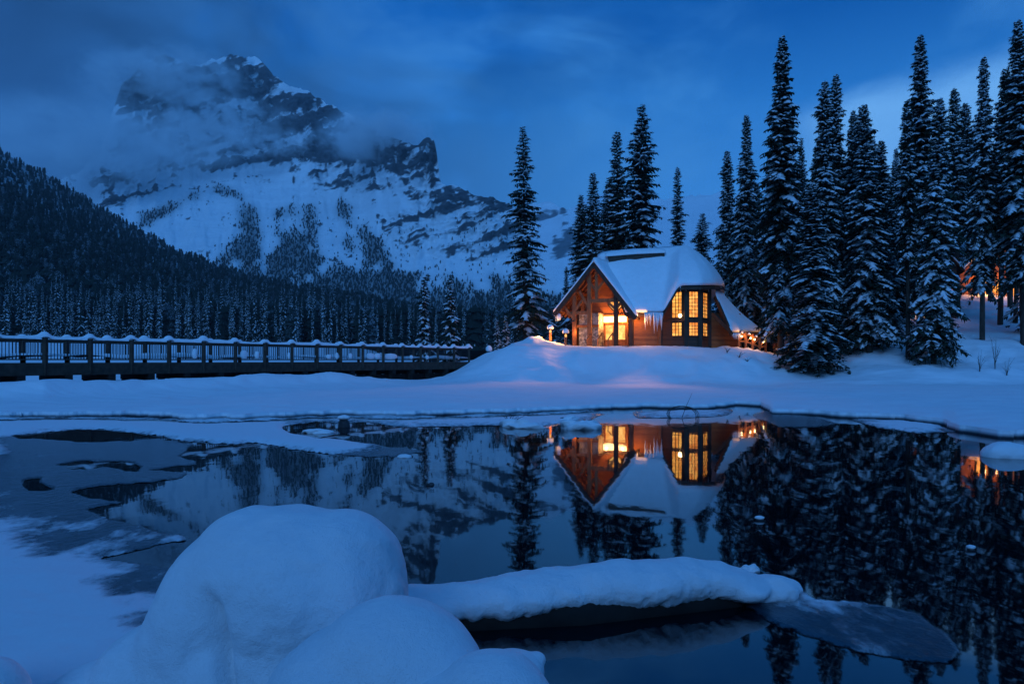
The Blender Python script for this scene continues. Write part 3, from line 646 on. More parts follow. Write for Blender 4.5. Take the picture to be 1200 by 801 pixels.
# left shore forest: the front rows are single trees, the slope behind is one mass
K_mid = [TreeKind(61 + i, 20, 2.2, 120, twigs=5, snow=.62, low=.03, airy=1.9, droop=.6, power=.8, lumps=.35) for i in range(5)]
def hill_point(fu, fr):
    nv, nu = hl_U.shape; j = min(int(fu * (nu - 1)), nu - 1); n_ok = int(np.argmin(hl_V[:, j])); return hl_top[min(int(fr * n_ok), n_ok), j]
front = []
for i in range(4000):
    u = rng.uniform(-120, 690); k = (u + 700) / 1500; p = hill_point(k, rng.uniform(0.0, .10) * (1 if u < 500 else 1.6))
    q = Vector((p[0] + rng.uniform(-2, 2), p[1] + rng.uniform(-2, 2), p[2]))
    if all((q.x - w.x) ** 2 + (q.y - w.y) ** 2 > 7 for w in front): front.append(q)
    if len(front) >= 290: break
for i, q in enumerate(front):
    h = rng.uniform(15, 24) * (1.0 if q.x < -60 else .8)
    plant(K_mid[i % 5], (q.x, q.y, q.z - .5), h, h * rng.uniform(.062, .095), 'snow dusted spruce in the front rows of the far shore forest', 'spruces in the front rows of the far shore forest')

def cone_tree(r, h, rad, rings=6, n=7):
    V = []; Fc = []; Sx = []
    for k in range(rings):
        z0 = h * (.06 + .94 * k / rings); z1 = h * (.06 + .94 * (k + 1.55) / rings); z1 = min(z1, h); rr = rad * (1 - (k / rings)) ** .85 + .12
        b = len(V); a0 = r.random() * 6
        for j in range(n):
            t = a0 + 6.283 * j / n; q = rr * r.uniform(.6, 1.2); V.append((q * math.cos(t), q * math.sin(t), z0 - rr * r.uniform(0, .45))); 
        V.append((0, 0, z1))
        for j in range(n): Fc.append((b + j, b + (j + 1) % n, b + n)); Sx.append(r.random())
    return np.array(V), np.array(Fc), np.array(Sx)
def mat_forest():
    m, N, L, b = new_mat('forest_mass')
    at = N.new('ShaderNodeAttribute'); at.attribute_name = 'load'
    n = noise_node(N, L, 2.2, 3, 'World', None, .6)
    a = N.new('ShaderNodeMath'); a.operation = 'MULTIPLY_ADD'; a.inputs[1].default_value = .8; L.new(n.outputs[0], a.inputs[0]); L.new(at.outputs['Fac'], a.inputs[2])
    f = N.new('ShaderNodeMapRange'); f.inputs[1].default_value = .82; f.inputs[2].default_value = 1.05; L.new(a.outputs[0], f.inputs[0])
    mx = N.new('ShaderNodeMix'); mx.data_type = 'RGBA'; L.new(f.outputs[0], mx.inputs[0]); mx.inputs[6].default_value = (.016, .024, .020, 1); mx.inputs[7].default_value = (.33, .36, .40, 1)
    L.new(mx.outputs[2], b.inputs['Base Color']); b.inputs['Roughness'].default_value = .9; b.inputs['Specular IOR Level'].default_value = .1; return m
M['forest'] = mat_forest()
def forest_mass(name, pts, hs, seed, label, rings=6, n=7, load=.35, slim=.12):
    r = random.Random(seed); protos = [cone_tree(r, 1.0, slim, rings, n) for _ in range(10)]
    Vs, Fs, Ls, off = [], [], [], 0
    for p, h in zip(pts, hs):
        V, Fc, S_ = protos[r.randrange(10)]; a = r.random() * 6.28; c, s = math.cos(a), math.sin(a); w = h * r.uniform(.8, 1.25)
        W = np.stack([(V[:, 0] * c - V[:, 1] * s) * w + p[0], (V[:, 0] * s + V[:, 1] * c) * w + p[1], V[:, 2] * h + p[2]], -1)
        Vs.append(W); Fs.append(Fc + off); off += len(V); Ls.append(np.full(len(V), load * r.uniform(.55, 1.4)))
    me = np_mesh(name, np.concatenate(Vs), np.concatenate(Fs)); set_attr(me, 'load', np.concatenate(Ls))
    o = link_mesh(name, me, M['forest']); tag(o, label, 'forest', None, 'stuff'); return o
pts, hs = [], []
r_ = random.Random(5)
nv, nu = hl_U.shape
while len(pts) < 22000:
    fr = r_.random() ** .8; u = r_.uniform(-420, 720); p = hill_point((u + 700) / 1500, fr)
    if fr < .06: continue
    pts.append((p[0] + r_.uniform(-3, 3), p[1] + r_.uniform(-4, 4), p[2] - 1)); hs.append(r_.uniform(7, 14) * (1.15 if fr < .3 else .75))
forest_mass('forest', pts, hs, 6, 'dense dark conifer forest covering the slope above the bridge', 6, 7, .34, .098)
pts, hs = [], []
idx = np.argwhere((mt_fo > .4 * np.random.RandomState(2).rand(*mt_fo.shape) + .15) & (mt_V < 420) & (mt_U > -60) & (mt_U < 720))
r_.shuffle(idx_l := idx.tolist())
for i, j in idx_l[:22000]:
    p = mt_top[i, j]; pts.append((p[0] + r_.uniform(-5, 5), p[1] + r_.uniform(-5, 5), p[2] - 3)); hs.append(r_.uniform(5, 11))
for i, j in np.argwhere((mt_fo < .3) & (mt_V < 400) & (mt_V > 255) & (mt_U > 250) & (mt_U < 640)).tolist():
    if r_.random() < .03:
        p = mt_top[i, j]; pts.append((p[0], p[1], p[2] - 3)); hs.append(r_.uniform(5, 10))
forest_mass('mountain_forest', pts, hs, 8, 'scattered dark conifers on the lower mountain between the avalanche tracks', 3, 5, .25, .15)

pts = [(r_.uniform(-60, 60), r_.uniform(-36, -14), 0.4) for _ in range(55)]  # unseen trees added behind the camera to shade the foreground snow
forest_mass('shade_trees', pts, [r_.uniform(11, 17) for _ in pts], 9, 'unseen conifers added behind the viewer to shade the foreground', 9, 8, .34, .13)

# ------------------------------------------------------------------ footbridge
def make_bridge():
    X0, Y0, dX, dY = -21.65, 31.6, 1.126, 1.564
    root = empty('footbridge', (0, 0, 0)); tag(root, 'long dark timber footbridge with metal baluster railing topped by snow', 'bridge')
    pos = lambda t, z, off=0.0: Vector((X0 + dX * t + off * .811, Y0 + dY * t - off * .584 + 0, z))
    # off > 0 is towards the viewer's side of the deck
    ta, tb = -5, 16.2; zt, zd = 2.98, 1.92
    def side(off, snow=True):
        rail = MB(); rail.bar(pos(ta, zt - .06, off), pos(tb, zt - .06, off), .14, .10); rail.bar(pos(ta, zd + .12, off), pos(tb, zd + .12, off), .06, .06)
        rail.build('handrail', M['bridge_wood'], root)
        for t in range(int(ta), 17):
            MB().bar(pos(t, zd - .55, off + .09), pos(t, zt + .06, off + .09), .165, .165).build('post', M['bridge_wood'], root)
            if t < 16:
                b = MB(); n = 14
                for k in range(1, n): 
                    w = .045 if k == n // 2 else .022
                    b.bar(pos(t + k / n, zd + .12, off), pos(t + k / n, zt - .12, off), w)
                b.build('railing_panel', M['iron_rail'], root)
        # snow loaf along the handrail
        V = []; Fc = []; n = 420; r = np.random.RandomState(int(abs(off) * 10) + 9)
        for k in range(n + 1):
            t = ta + (tb - ta) * k / n; h = .05 + .22 * float(fbm(np.array([t * 1.1 + off]), np.array([2.3 + off]), 3)[0]) ** 1.3; d = abs(t - round(t)); h += .09 * math.exp(-(d / .16) ** 2); w = .10 + .25 * h
            zb = zt + .0 + .11 * math.exp(-(d / .10) ** 4)
            for (a, c) in ((-w, 0), (-w * .9, h * .55), (-w * .4, h * .95), (w * .4, h * .95), (w * .9, h * .55), (w, 0)): V.append(pos(t, zb + c, off + a + .02))
        for k in range(n):
            for c in range(5): a = k * 6 + c; Fc.append((a, a + 1, a + 7, a + 6))
        MB().add(V, Fc).build('rail_snow', M['snow'], root, True)
    side(0.0); side(-2.6)
    dk = MB(); dk.bar(pos(ta, zd - .12, -1.3), pos(tb, zd - .12, -1.3), 2.9, .16); dk.build('deck', M['bridge_wood'], root)
    for off in (.06, -2.66):
        MB().bar(pos(ta, zd - .36, off), pos(tb, zd - .36, off), .16, .52).build('side_beam', M['bridge_wood'], root)
    for off in (-.8, -1.8):
        MB().bar(pos(ta, zd - .42, off), pos(tb, zd - .42, off), .25, .40).build('stringer', M['pile'], root)
    rb = random.Random(12)
    for t in np.arange(-4.5, 15.6, 1.0):
        MB().bar(pos(t, 1.15, .22), pos(t, 1.15, -2.9), .30, .32).build('cross_beam', M['pile'], root)
        for off in (-.15, -1.4, -2.6):
            MB().tube([pos(t + rb.uniform(-.05, .05), -1.6, off), pos(t, 1.02, off)], rb.uniform(.16, .22), 8).build('pile', M['pile'], root)
        MB().bar(pos(t, .95, -1.0 - rb.random()), pos(t + 1, .1, -1.0 - rb.random()), .14, .20).build('brace', M['pile'], root)
    for off, z, h in ((-.45, .82, .34), (-2.1, .55, .7)):
        MB().bar(pos(ta, z, off), pos(15.8, z, off), .14, h).build('waler', M['pile'], root)
    sn = MB(); V = []; n = 260; Fc = []
    for k in range(n + 1):
        t = ta + (tb - ta) * k / n
        for c, off in enumerate(np.linspace(-.12, -2.5, 7)):
            e = 1 - abs(2 * c / 6 - 1) ** 3 * .3
            V.append(pos(t, zd - .05 + .42 * e * (.45 + float(fbm(np.array([t * .9 + c * .3]), np.array([c * .5]), 3)[0])), off))
    for k in range(n):
        for c in range(6): a = k * 7 + c; Fc.append((a, a + 1, a + 8, a + 7))
    MB().add(V, Fc).build('deck_snow', M['snow'], root, True)
    r = random.Random(4)
    for (t, wd, ht) in ((3.75, .35, .55), (5.3, .55, .5), (5.75, .35, .45), (6.9, .2, .4), (8.5, .45, .3), (8.85, .3, .42), (9.45, .35, .4), (10.4, .9, .42), (10.75, .7, .42), (11.4, 1.5, .40), (12.5, .35, .3), (13.4, .4, .3)):
        b = MB(); b.lathe((0, 0, 0), [(.02, -.48), (.32, -.42), (.46, -.1), (.44, .2), (.3, .42), (.02, .5)], 12)
        o = b.build('snow_clump', M['snow'], root, True); o.location = pos(t, zd + .16 + ht * .5, .03); o.scale = (wd, .22, ht * 1.1); o.rotation_euler = (0, 0, math.atan2(dY, dX))
make_bridge()

# ------------------------------------------------------------------ cabin
def roof_grid(top, bot, n=10, sub=6, bulge=0.0):
    """points of a roof surface lofted between an upper and a lower polyline"""
    def res(pl):
        out = []
        for i in range(len(pl) - 1):
            for k in range(sub): out.append(Vector(pl[i]).lerp(Vector(pl[i + 1]), k / sub))
        return out + [Vector(pl[-1])]
    T, B = res(top), res(bot); g = []
    for j in range(n + 1):
        s = j / n; g.append([t.lerp(b, s) + Vector((0, 0, bulge * math.sin(math.pi * s))) for t, b in zip(T, B)])
    return g
def soften(g, it=6):
    nr, nc = len(g), len(g[0])
    for _ in range(it):
        h = [[p.copy() for p in r] for r in g]
        for j in range(nr):
            for i in range(1, nc - 1):
                if 0 < j < nr - 1: h[j][i] = g[j][i] * .4 + (g[j][i - 1] + g[j][i + 1] + g[j - 1][i] + g[j + 1][i]) * .15
                else: h[j][i] = g[j][i] * .6 + (g[j][i - 1] + g[j][i + 1]) * .2
        g = h
    return g
def shell(g, th, off, noise=0.0, round_=False, seed=0):
    """closed slab over a grid: bottom at off, top at off+th along the vertical, rounded rim when it is snow"""
    nr, nc = len(g), len(g[0]); V = []; Fc = []
    for lay in (0, 1):
        for j in range(nr):
            for i in range(nc):
                p = g[j][i]; z = off
                if lay:
                    e = 1.0
                    if round_:
                        d = min(i, nc - 1 - i, j * 1.0 + 3, nr - 1 - j); e = 1 - .55 * math.exp(-d * .85)
                    z = off + th * e + (noise * (float(fbm(np.array([p.x * .9 + seed]), np.array([p.y * .9 + p.z * .5]), 3)[0]) - .5) if noise else 0)
                V.append(p + Vector((0, 0, z)))
    q = nr * nc
    for j in range(nr - 1):
        for i in range(nc - 1):
            a = j * nc + i; Fc.append((a, a + 1, a + nc + 1, a + nc)); Fc.append((q + a, q + a + nc, q + a + nc + 1, q + a + 1))
    rim = [i for i in range(nc)] + [j * nc + nc - 1 for j in range(1, nr)] + [(nr - 1) * nc + i for i in range(nc - 2, -1, -1)] + [j * nc for j in range(nr - 2, 0, -1)]
    for k in range(len(rim)):
        a, b = rim[k], rim[(k + 1) % len(rim)]; Fc.append((a, a + q, b + q, b))
    return V, Fc
def window(parent, p0, p1, z0, z1, cols, rows, mat, depth=.08, fw=.09, frame_mat='timber', mw=.035):
    """frame with muntins (one mesh) and its pane, on the wall line p0-p1 (plan points), facing the side its normal (right of p0->p1) points to"""
    p0 = Vector((*p0, 0)); p1 = Vector((*p1, 0)); d = (p1 - p0); w = d.length; d.normalize(); nrm = Vector((d.y, -d.x, 0))
    f = MB(); q = lambda s, z, o=0.0: p0 + d * s + nrm * o + Vector((0, 0, z))
    o = depth
    f.bar(q(-fw / 2, z0 - fw, o), q(-fw / 2, z1 + fw, o), fw, .1, nrm); f.bar(q(w + fw / 2, z0 - fw, o), q(w + fw / 2, z1 + fw, o), fw, .1, nrm)
    f.bar(q(0, z0 - fw / 2, o), q(w, z0 - fw / 2, o), .1, fw); f.bar(q(0, z1 + fw / 2, o), q(w, z1 + fw / 2, o), .1, fw)
    for c in range(1, cols): f.bar(q(w * c / cols, z0, o - .01), q(w * c / cols, z1, o - .01), mw, .05, nrm)
    for c in range(1, rows): f.bar(q(0, z0 + (z1 - z0) * c / rows, o - .012), q(w, z0 + (z1 - z0) * c / rows, o - .012), .05, mw)
    fo = f.build('window', M[frame_mat], parent)
    MB().add([q(0, z0, .03), q(w, z0, .03), q(w, z1, .03), q(0, z1, .03)], [(0, 1, 2, 3)]).build('pane', mat, fo)
    return fo
def wall(mb, p0, p1, z0, z1, th=.25):
    p0 = Vector((*p0, 0)); p1 = Vector((*p1, 0)); d = (p1 - p0).normalized(); n = Vector((-d.y, d.x, 0)) * th
    Z = lambda p, z: Vector((p.x, p.y, z))
    mb.hexa([Z(p0, z0), Z(p1, z0), Z(p1 + n, z0), Z(p0 + n, z0), Z(p0, z1), Z(p1, z1), Z(p1 + n, z1), Z(p0 + n, z1)])
def point_light(name, loc, watts, c=(1.0, .43, .11), rad=.12, parent=None):
    d = bpy.data.lights.new(name, 'POINT'); d.energy = watts; d.color = c; d.shadow_soft_size = rad
    o = bpy.data.objects.new(name, d); col.objects.link(o); o.location = loc; o.visible_glossy = False
    if parent is not None: o.parent = parent
    return o

def make_cabin():
    root = empty('log_cabin', (0, 0, 0)); tag(root, 'timber cabin with snow covered roofs, open gable porch and glowing windows on the snowy knoll', 'cabin')
    ca, sa = math.cos(R(25)), math.sin(R(25))
    W = lambda a, b, z: Vector((6.84 + a * ca + b * sa, 57 - a * sa + b * ca, z))
    fz = 3.2
    # --- porch roof: two slopes
    L_, Rr_, top = (-3.53, 6.12), (3.55, 5.60), 10.3
    bd = 8.5
    for nm, (a, z) in (('w', L_), ('e', Rr_)):
        g = roof_grid([W(0, b, top) for b in (0, bd / 2, bd)], [W(a, b, z) for b in (0, bd / 2, bd)], 10, 8)
        V, Fc = shell(g, .16, -.16); MB().add(V, Fc).build('porch_roof', M['beam'], root)
        g2 = roof_grid([W(-.06 * (1 if a > 0 else -1), b, top + .02) for b in (-.10, bd / 2, bd)], [W(a * 1.02, b, z - .02) for b in (-.10, bd / 2, bd)], 14, 12)
        V, Fc = shell(g2, .42, .01, .14, True, 3 if a > 0 else 8); MB().add(V, Fc).build('roof_snow', M['snow'], root, True)
        MB().bar(W(0, -.04, top - .22), W(a * 1.01, -.04, z - .22), .10, .42, (0, 0, 1)).build('bargeboard', M['timber'], root)
        MB().bar(W(a * 1.005, 0, z - .14), W(a * 1.005, bd, z - .14), .10, .26).build('fascia', M['timber'], root)
        for k in range(9):
            b = .35 + k * .95
            MB().bar(W(0, b, top - .30), W(a * .985, b, z - .28), .12, .22).build('rafter', M['beam'], root)
    # purlins
    for a, z in ((-1.75, 8.0), (-3.0, 6.5), (1.75, 7.75)):
        MB().bar(W(a, .05, z - .2), W(a, 4.0, z - .2), .22, .26).build('purlin', M['beam'], root)
    # posts, tie beams, braces of the open truss
    rz = lambda a: top + (L_[1] - top) * a / L_[0] if a < 0 else top + (Rr_[1] - top) * a / Rr_[0]
    for a, b in ((-1.92, .6), (-.54, .5), (1.76, .5), (3.06, .5), (-1.92, 2.8)):
        MB().bar(W(a, b, fz - .2), W(a, b, rz(a) - .45), .32, .32, W(0, 1, 0) - W(0, 0, 0)).build('porch_post', M['timber' if a > 1 else 'beam'], root)
    t = MB(); t.bar(W(-.7, .5, 7.0), W(2.05, .5, 7.0), .24, .30); t.build('tie_beam', M['beam'], root)
    t = MB(); t.bar(W(-2.6, .62, 6.05), W(-.5, .62, 6.05), .22, .28); t.build('tie_beam', M['beam'], root)
    MB().bar(W(.05, .5, 7.1), W(.05, .5, top - .5), .24, .24).build('king_post', M['beam'], root)
    for (p, q) in (((-.54, 6.3), (-1.45, 7.9)), ((.0, 7.9), (-.85, 9.0)), ((.1, 7.9), (.9, 8.85)), ((1.76, 6.2), (.9, 7.0)), ((-1.92, 5.5), (-2.75, 6.55)), ((1.8, 6.3), (2.25, 6.9)), ((-1.9, 6.1), (-1.2, 7.1))):
        MB().bar(W(p[0], .5, p[1]), W(q[0], .5, q[1]), .17, .2).build('brace', M['beam'], root)
    # porch floor, plinth, steps and handrails
    pl = MB(); pl.hexa([W(-2.2, .2, 2.2), W(3.4, .2, 2.2), W(3.4, 6, 2.2), W(-2.2, 6, 2.2), W(-2.2, .2, fz), W(3.4, .2, fz), W(3.4, 6, fz), W(-2.2, 6, fz)])
    pl.build('plinth', M['stone'], root)
    st = MB()
    for k in range(3): st.hexa([W(-.35, -.35 * k - .15, 2.3), W(1.55, -.35 * k - .15, 2.3), W(1.55, .19 - .35 * k, 2.3), W(-.35, .19 - .35 * k, 2.3)] + [W(-.35, -.35 * k - .15, fz - .04 - .2 * k), W(1.55, -.35 * k - .15, fz - .04 - .2 * k), W(1.55, .19 - .35 * k, fz - .04 - .2 * k), W(-.35, .19 - .35 * k, fz - .04 - .2 * k)])
    st.build('steps', M['timber'], root)
    for a in (-.30, .62, 1.5):
        h = MB(); h.bar(W(a, -.9, 3.0), W(a, -.9, 3.72), .06); h.bar(W(a, .3, fz), W(a, .3, 4.25), .06); h.bar(W(a, -.95, 3.7), W(a, .4, 4.27), .07); h.build('stair_handrail', M['beam'], root)
    # stone wall, door wall
    sw = MB(); sw.hexa([W(-1.85, 1.5, fz), W(-.10, 1.5, fz), W(-.10, 3.0, fz), W(-1.85, 3.0, fz), W(-1.85, 1.5, 6.05), W(-.10, 1.5, 6.05), W(-.10, 3.0, 6.05), W(-1.85, 3.0, 6.05)]); sw.build('stone_wall', M['stone'], root)
    bm_ = MB(); bm_.bar(W(-2.0, 1.44, 4.95), W(-.05, 1.44, 4.95), .14, .22); bm_.build('wall_band', M['beam'], root)
    bw = MB(); zz = lambda a: rz(a) - .2
    bw.prism([W(-2.0, 3.1, fz), W(3.2, 3.1, fz), W(3.2, 3.1, zz(3.2)), W(0, 3.1, zz(0)), W(-2.0, 3.1, zz(-2.0))], W(0, .25, 0) - W(0, 0, 0)); bw.build('porch_wall', M['cedar'], root)
    d = MB()
    A0, A1 = -.25, 2.05
    d.bar(W(A0, 3.0, fz), W(A0, 3.0, 5.9), .14, .16, W(0, 1, 0) - W(0, 0, 0)); d.bar(W(A1, 3.0, fz), W(A1, 3.0, 5.9), .14, .16, W(0, 1, 0) - W(0, 0, 0)); d.bar(W(A0, 3.0, 5.9), W(A1, 3.0, 5.9), .16, .16); d.bar(W(A0, 3.0, 5.25), W(A1, 3.0, 5.25), .14, .12)
    d.build('door_frame', M['beam'], root)
    for k in range(2):
        a0 = A0 + .2 + k * (A1 - A0 - .1) / 2; a1 = a0 + (A1 - A0 - .5) / 2
        dd = MB(); y = 3.02
        for (x0, x1, z0, z1) in ((a0, a0 + .13, fz + .05, 5.18), (a1 - .13, a1, fz + .05, 5.18), (a0, a1, fz + .05, fz + .6), (a0, a1, 5.05, 5.18)):
            dd.hexa([W(x0, y, z0), W(x1, y, z0), W(x1, y + .06, z0), W(x0, y + .06, z0), W(x0, y, z1), W(x1, y, z1), W(x1, y + .06, z1), W(x0, y + .06, z1)])
        do = dd.build('door', M['beam'], root)
        MB().add([W(a0 + .13, y + .03, fz + .6), W(a1 - .13, y + .03, fz + .6), W(a1 - .13, y + .03, 5.05), W(a0 + .13, y + .03, 5.05)], [(0, 1, 2, 3)]).build('pane', M['pane_door'], do)
        hx = a1 - .07 if k == 0 else a0 + .07
        MB().bar(W(hx, y - .06, 4.1), W(hx, y - .06, 4.45), .04).build('handle', M['metal'], do)
    MB().add([W(A0 + .08, 3.03, 5.32), W(A1 - .08, 3.03, 5.32), W(A1 - .08, 3.03, 5.82), W(A0 + .08, 3.03, 5.82)], [(0, 1, 2, 3)]).build('transom_window', M['pane_bright'], root)
    dw = MB(); c = (1.0, 6.85); hw_, hh = .72, .75
    dw.add([W(c[0] - hw_, 3.05, c[1]), W(c[0], 3.05, c[1] - hh), W(c[0] + hw_, 3.05, c[1]), W(c[0], 3.05, c[1] + hh)], [(0, 1, 2, 3)])
    fr = MB(); k4 = [W(c[0] - hw_, 3.02, c[1]), W(c[0], 3.02, c[1] - hh), W(c[0] + hw_, 3.02, c[1]), W(c[0], 3.02, c[1] + hh)]
    for i in range(4): fr.bar(k4[i], k4[(i + 1) % 4], .1, .1)
    fr.bar(k4[1], k4[3], .06, .06)
    fo = fr.build('gable_window', M['timber'], root); dw.build('pane', M['pane_door'], fo)
    # --- main block, bay, lean-to
    xy = lambda u, Y: ((u - 600) / F * Y, Y)
    w0, w1 = xy(741, 56.3), xy(774, 56.8)
    m = MB(); wall(m, w0, w1, 2.6, 6.6); m.build('side_wall', M['cedar'], root)
    MB().bar(Vector((*w1, 2.8)) + Vector((-.1, -.08, 0)), Vector((*w1, 6.4)) + Vector((-.1, -.08, 0)), .22, .22).build('corner_post', M['beam'], root)
    b0, b1, b2, b3 = xy(773.5, 56.85), xy(803.5, 55.2), xy(820, 55.4), xy(831, 57.6)
    lerp2 = lambda p, q, s: (p[0] + (q[0] - p[0]) * s, p[1] + (q[1] - p[1]) * s)
    dn = Vector((b1[0] - b0[0], b1[1] - b0[1], 0)).normalized(); bh = lerp2(b0, b1, .6)
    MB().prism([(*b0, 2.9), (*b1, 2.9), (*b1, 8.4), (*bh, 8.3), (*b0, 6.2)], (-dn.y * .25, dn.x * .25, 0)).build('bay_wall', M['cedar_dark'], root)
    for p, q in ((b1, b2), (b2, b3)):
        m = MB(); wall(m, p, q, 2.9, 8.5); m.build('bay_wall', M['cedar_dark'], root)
    for p in (b0, b1, b2, b3):
        MB().bar((p[0], p[1] - .06, 2.9), (p[0], p[1] - .06, 6.15 if p is b0 else 8.45), .30, .22, (0, 1, 0)).build('bay_post', M['timber'], root)
    lerp2 = lambda p, q, s: (p[0] + (q[0] - p[0]) * s, p[1] + (q[1] - p[1]) * s)
    zf = lambda v: H + (HOR - v) / F * 55.4
    for p, q, s0, s1, cols in ((b0, b1, .50, .87, 3), (b1, b2, .22, .84, 3), (b2, b3, .22, .72, 3)):
        window(root, lerp2(p, q, s0), lerp2(p, q, s1), zf(371.5), zf(342), cols, 7, M['pane'])
        window(root, lerp2(p, q, s0), lerp2(p, q, s1), zf(393), zf(378), cols, 4, M['pane'])
        MB().bar((*lerp2(p, q, .02), zf(375)), (*lerp2(p, q, .98), zf(375)), .3, .22).build('spandrel_beam', M['timber'], root)
    lamp = MB(); lp = lerp2(b0, b1, .76); lamp.lathe((lp[0], lp[1] - .22, zf(370)), [(.02, -.13), (.13, -.05), (.15, .05), (.06, .16)], 12); lamp.build('lantern', M['bulb'], root)
    point_light('lantern_light', (lp[0] - .1, lp[1] - .45, zf(369)), 10, parent=root)
    cap = MB(); cap.hexa([(*xy(745, 55.9), 2.3), (*xy(834, 54.9), 2.3), (*xy(835, 58), 2.3), (*xy(745, 58), 2.3), (*xy(745, 55.9), 2.98), (*xy(834, 54.9), 2.98), (*xy(835, 58), 2.98), (*xy(745, 58), 2.98)]); cap.build('plinth', M['stone'], root)
    rest = MB(); wall(rest, b3, xy(868, 58.5), 2.4, 6.0); wall(rest, xy(868, 58.5), xy(862, 66), 2.4, 4.6); rest.build('annex_wall', M['cedar'], root)
    bk = MB(); wall(bk, xy(868, 66.3), xy(690, 67), 2.4, 6.2); wall(bk, xy(690, 67), xy(672, 60.5), 2.4, 6.2); bk.build('back_wall', M['cedar'], root)
    tops = [P(700, 302, 62), P(760, 298, 62), P(788, 296, 62), P(797, 295, 62), P(800, 294, 62.3), P(803, 294, 62.6), P(804, 295, 63), P(804, 296, 63.4)]
    bots = [P(733, 366, 56.3), P(762, 366, 55.5), P(777, 366, 55.2), P(795, 334.5, 54.5), P(822, 334, 54.3), P(838, 334, 56), P(847.5, 335, 59), P(849, 336, 64)]
    g = roof_grid(tops, bots, 20, 14, .36)
    V, Fc = shell(g, .22, -.34); MB().add(V, Fc).build('main_roof', M['timber'], root)
    g = roof_grid(tops, [b + Vector((.0, -.06, 0)) for b in bots], 20, 14, .42)
    g = soften(g, 10); V, Fc = shell(g, .58, .0, .22, True, 21); MB().add(V, Fc).build('roof_snow', M['snow'], root, True)
    g = roof_grid([P(849, 336, 64), P(804, 296, 63.4), P(797, 295, 62.2), P(714, 301, 62.2)], [P(849, 352, 70), P(820, 360, 70), P(780, 362, 70), P(700, 362, 70)], 10, 8, .2)
    V, Fc = shell(g, .4, .02, .1, True, 5); MB().add(V, Fc).build('roof_snow', M['snow'], root, True)
    # ridge vent under its snow cap
    MB().bar(P(713, 303.0, 60.6), P(778, 299.0, 60.6), .5, .62).build('ridge_vent', M['bridge_wood'], root)
    g = roof_grid([P(709, 298, 61.9), P(745, 295, 61.9), P(780, 293.5, 61.9)], [P(709, 300, 60.2), P(745, 297, 60.2), P(780, 295.5, 60.2)], 6, 14)
    V, Fc = shell(g, .34, -.05, .12, True, 2); MB().add(V, Fc).build('vent_snow', M['snow'], root, True)
    MB().lathe(P(802.5, 293, 62.4), [(.10, -.4), (.10, .1), (.16, .12), (.16, .2)], 10).build('roof_vent', M['metal'], root)
    # lean-to
    lt, lb = [P(838, 345, 57.2), P(843, 343, 60.5)], [P(857, 389, 54.9), P(893, 389, 59)]
    g = roof_grid(lt, lb, 12, 12, -.25); V, Fc = shell(g, .22, -.22); MB().add(V, Fc).build('lean_to_roof', M['timber'], root)
    g = roof_grid([lt[0] + Vector((0, -.05, 0)), lt[1]], lb, 18, 20, -.22); V, Fc = shell(g, .42, .01, .14, True, 13); MB().add(V, Fc).build('roof_snow', M['snow'], root, True)
    MB().bar(lt[0] + Vector((.0, -.03, -.2)), lb[0] + Vector((0, -.03, -.2)), .16, .32).build('bargeboard', M['timber'], root)
    MB().bar(P(836, 368, 56.6), P(857, 388, 55.2), .3, .3).build('brace', M['timber'], root)
    MB().bar(P(858, 391, 55.2), P(890, 391, 58.9), .2, .2).build('eave_beam', M['beam'], root)
    # icicles
    def icicles(p, q, n, l0, l1, sd):
        r = random.Random(sd); b = MB()
        for k in range(n):
            c = Vector(p).lerp(Vector(q), (k + r.random()) / n); l = r.uniform(l0, l1) * (.4 + .6 * r.random()); w = .02 + l * .045
            b.lathe(c, [(.004, -l), (w * .45, -l * .55), (w, 0)], 6)
        b.build('icicle_fringe', M['frost'], root, True)
    icicles(P(756, 365.5, 55.45), P(777, 366, 55.05), 26, .5, 1.9, 1); icicles(P(796, 335, 54.4), P(846, 336, 58.2), 40, .15, .6, 2); icicles(P(858, 390, 54.9), P(868, 390, 55.9), 14, .2, .8, 3); icicles(W(-3.58, 0, 6.05), W(-3.58, 1.2, 6.05), 9, .3, .9, 4)
    sp = MB(); sp.lathe((0, 0, 0), [(.02, -.55), (.3, -.45), (.42, -.1), (.38, .25), (.2, .45), (.02, .5)], 14); o = sp.build('eave_snow', M['snow'], root, True); o.location = W(-3.25, .3, 5.75); o.scale = (.5, .42, .62)
    # lamps of the porch, with added lights among them
    for (a, b, z) in ((.25, 2.75, 5.62), (1.65, 2.75, 5.62)):
        MB().lathe(W(a, b, z), [(.02, -.10), (.11, -.06), (.13, .04), (.05, .12)], 12).build('porch_lamp', M['bulb'], root)
        point_light('porch_light', W(a, b - .35, z - .15), 170, parent=root)
    for (a, b, z), tgt in (((-1.92, .3, 5.35), (-2.5, 36.0, .2)), ((3.06, .2, 5.35), (7.5, 38, .2))):  # added floods and housings, true source unknown, to tint the flat snow warm
        c = W(a, b, z); MB().box(c, (.16, .18, .12)).build('added_flood_lamp', M['metal'], root)
        d_ = bpy.data.lights.new('added_flood_light', 'SPOT'); d_.energy = 3600; d_.color = (1.0, .42, .28); d_.spot_size = R(42); d_.spot_blend = 1.0; d_.shadow_soft_size = .12
        o_ = bpy.data.objects.new('added_flood_light', d_); col.objects.link(o_); o_.parent = root; o_.visible_glossy = False
        v_ = Vector(tgt) - c; o_.location = c + v_.normalized() * .2; o_.rotation_euler = v_.to_track_quat('-Z', 'Y').to_euler()
    point_light('porch_fill', W(.4, 1.9, 5.2), 70, parent=root)  # added fill light without a lamp, brightens the porch timbers
    point_light('gable_fill', W(.5, -1.6, 3.6), 45, parent=root)  # added fill light without a lamp, brightens the gable front
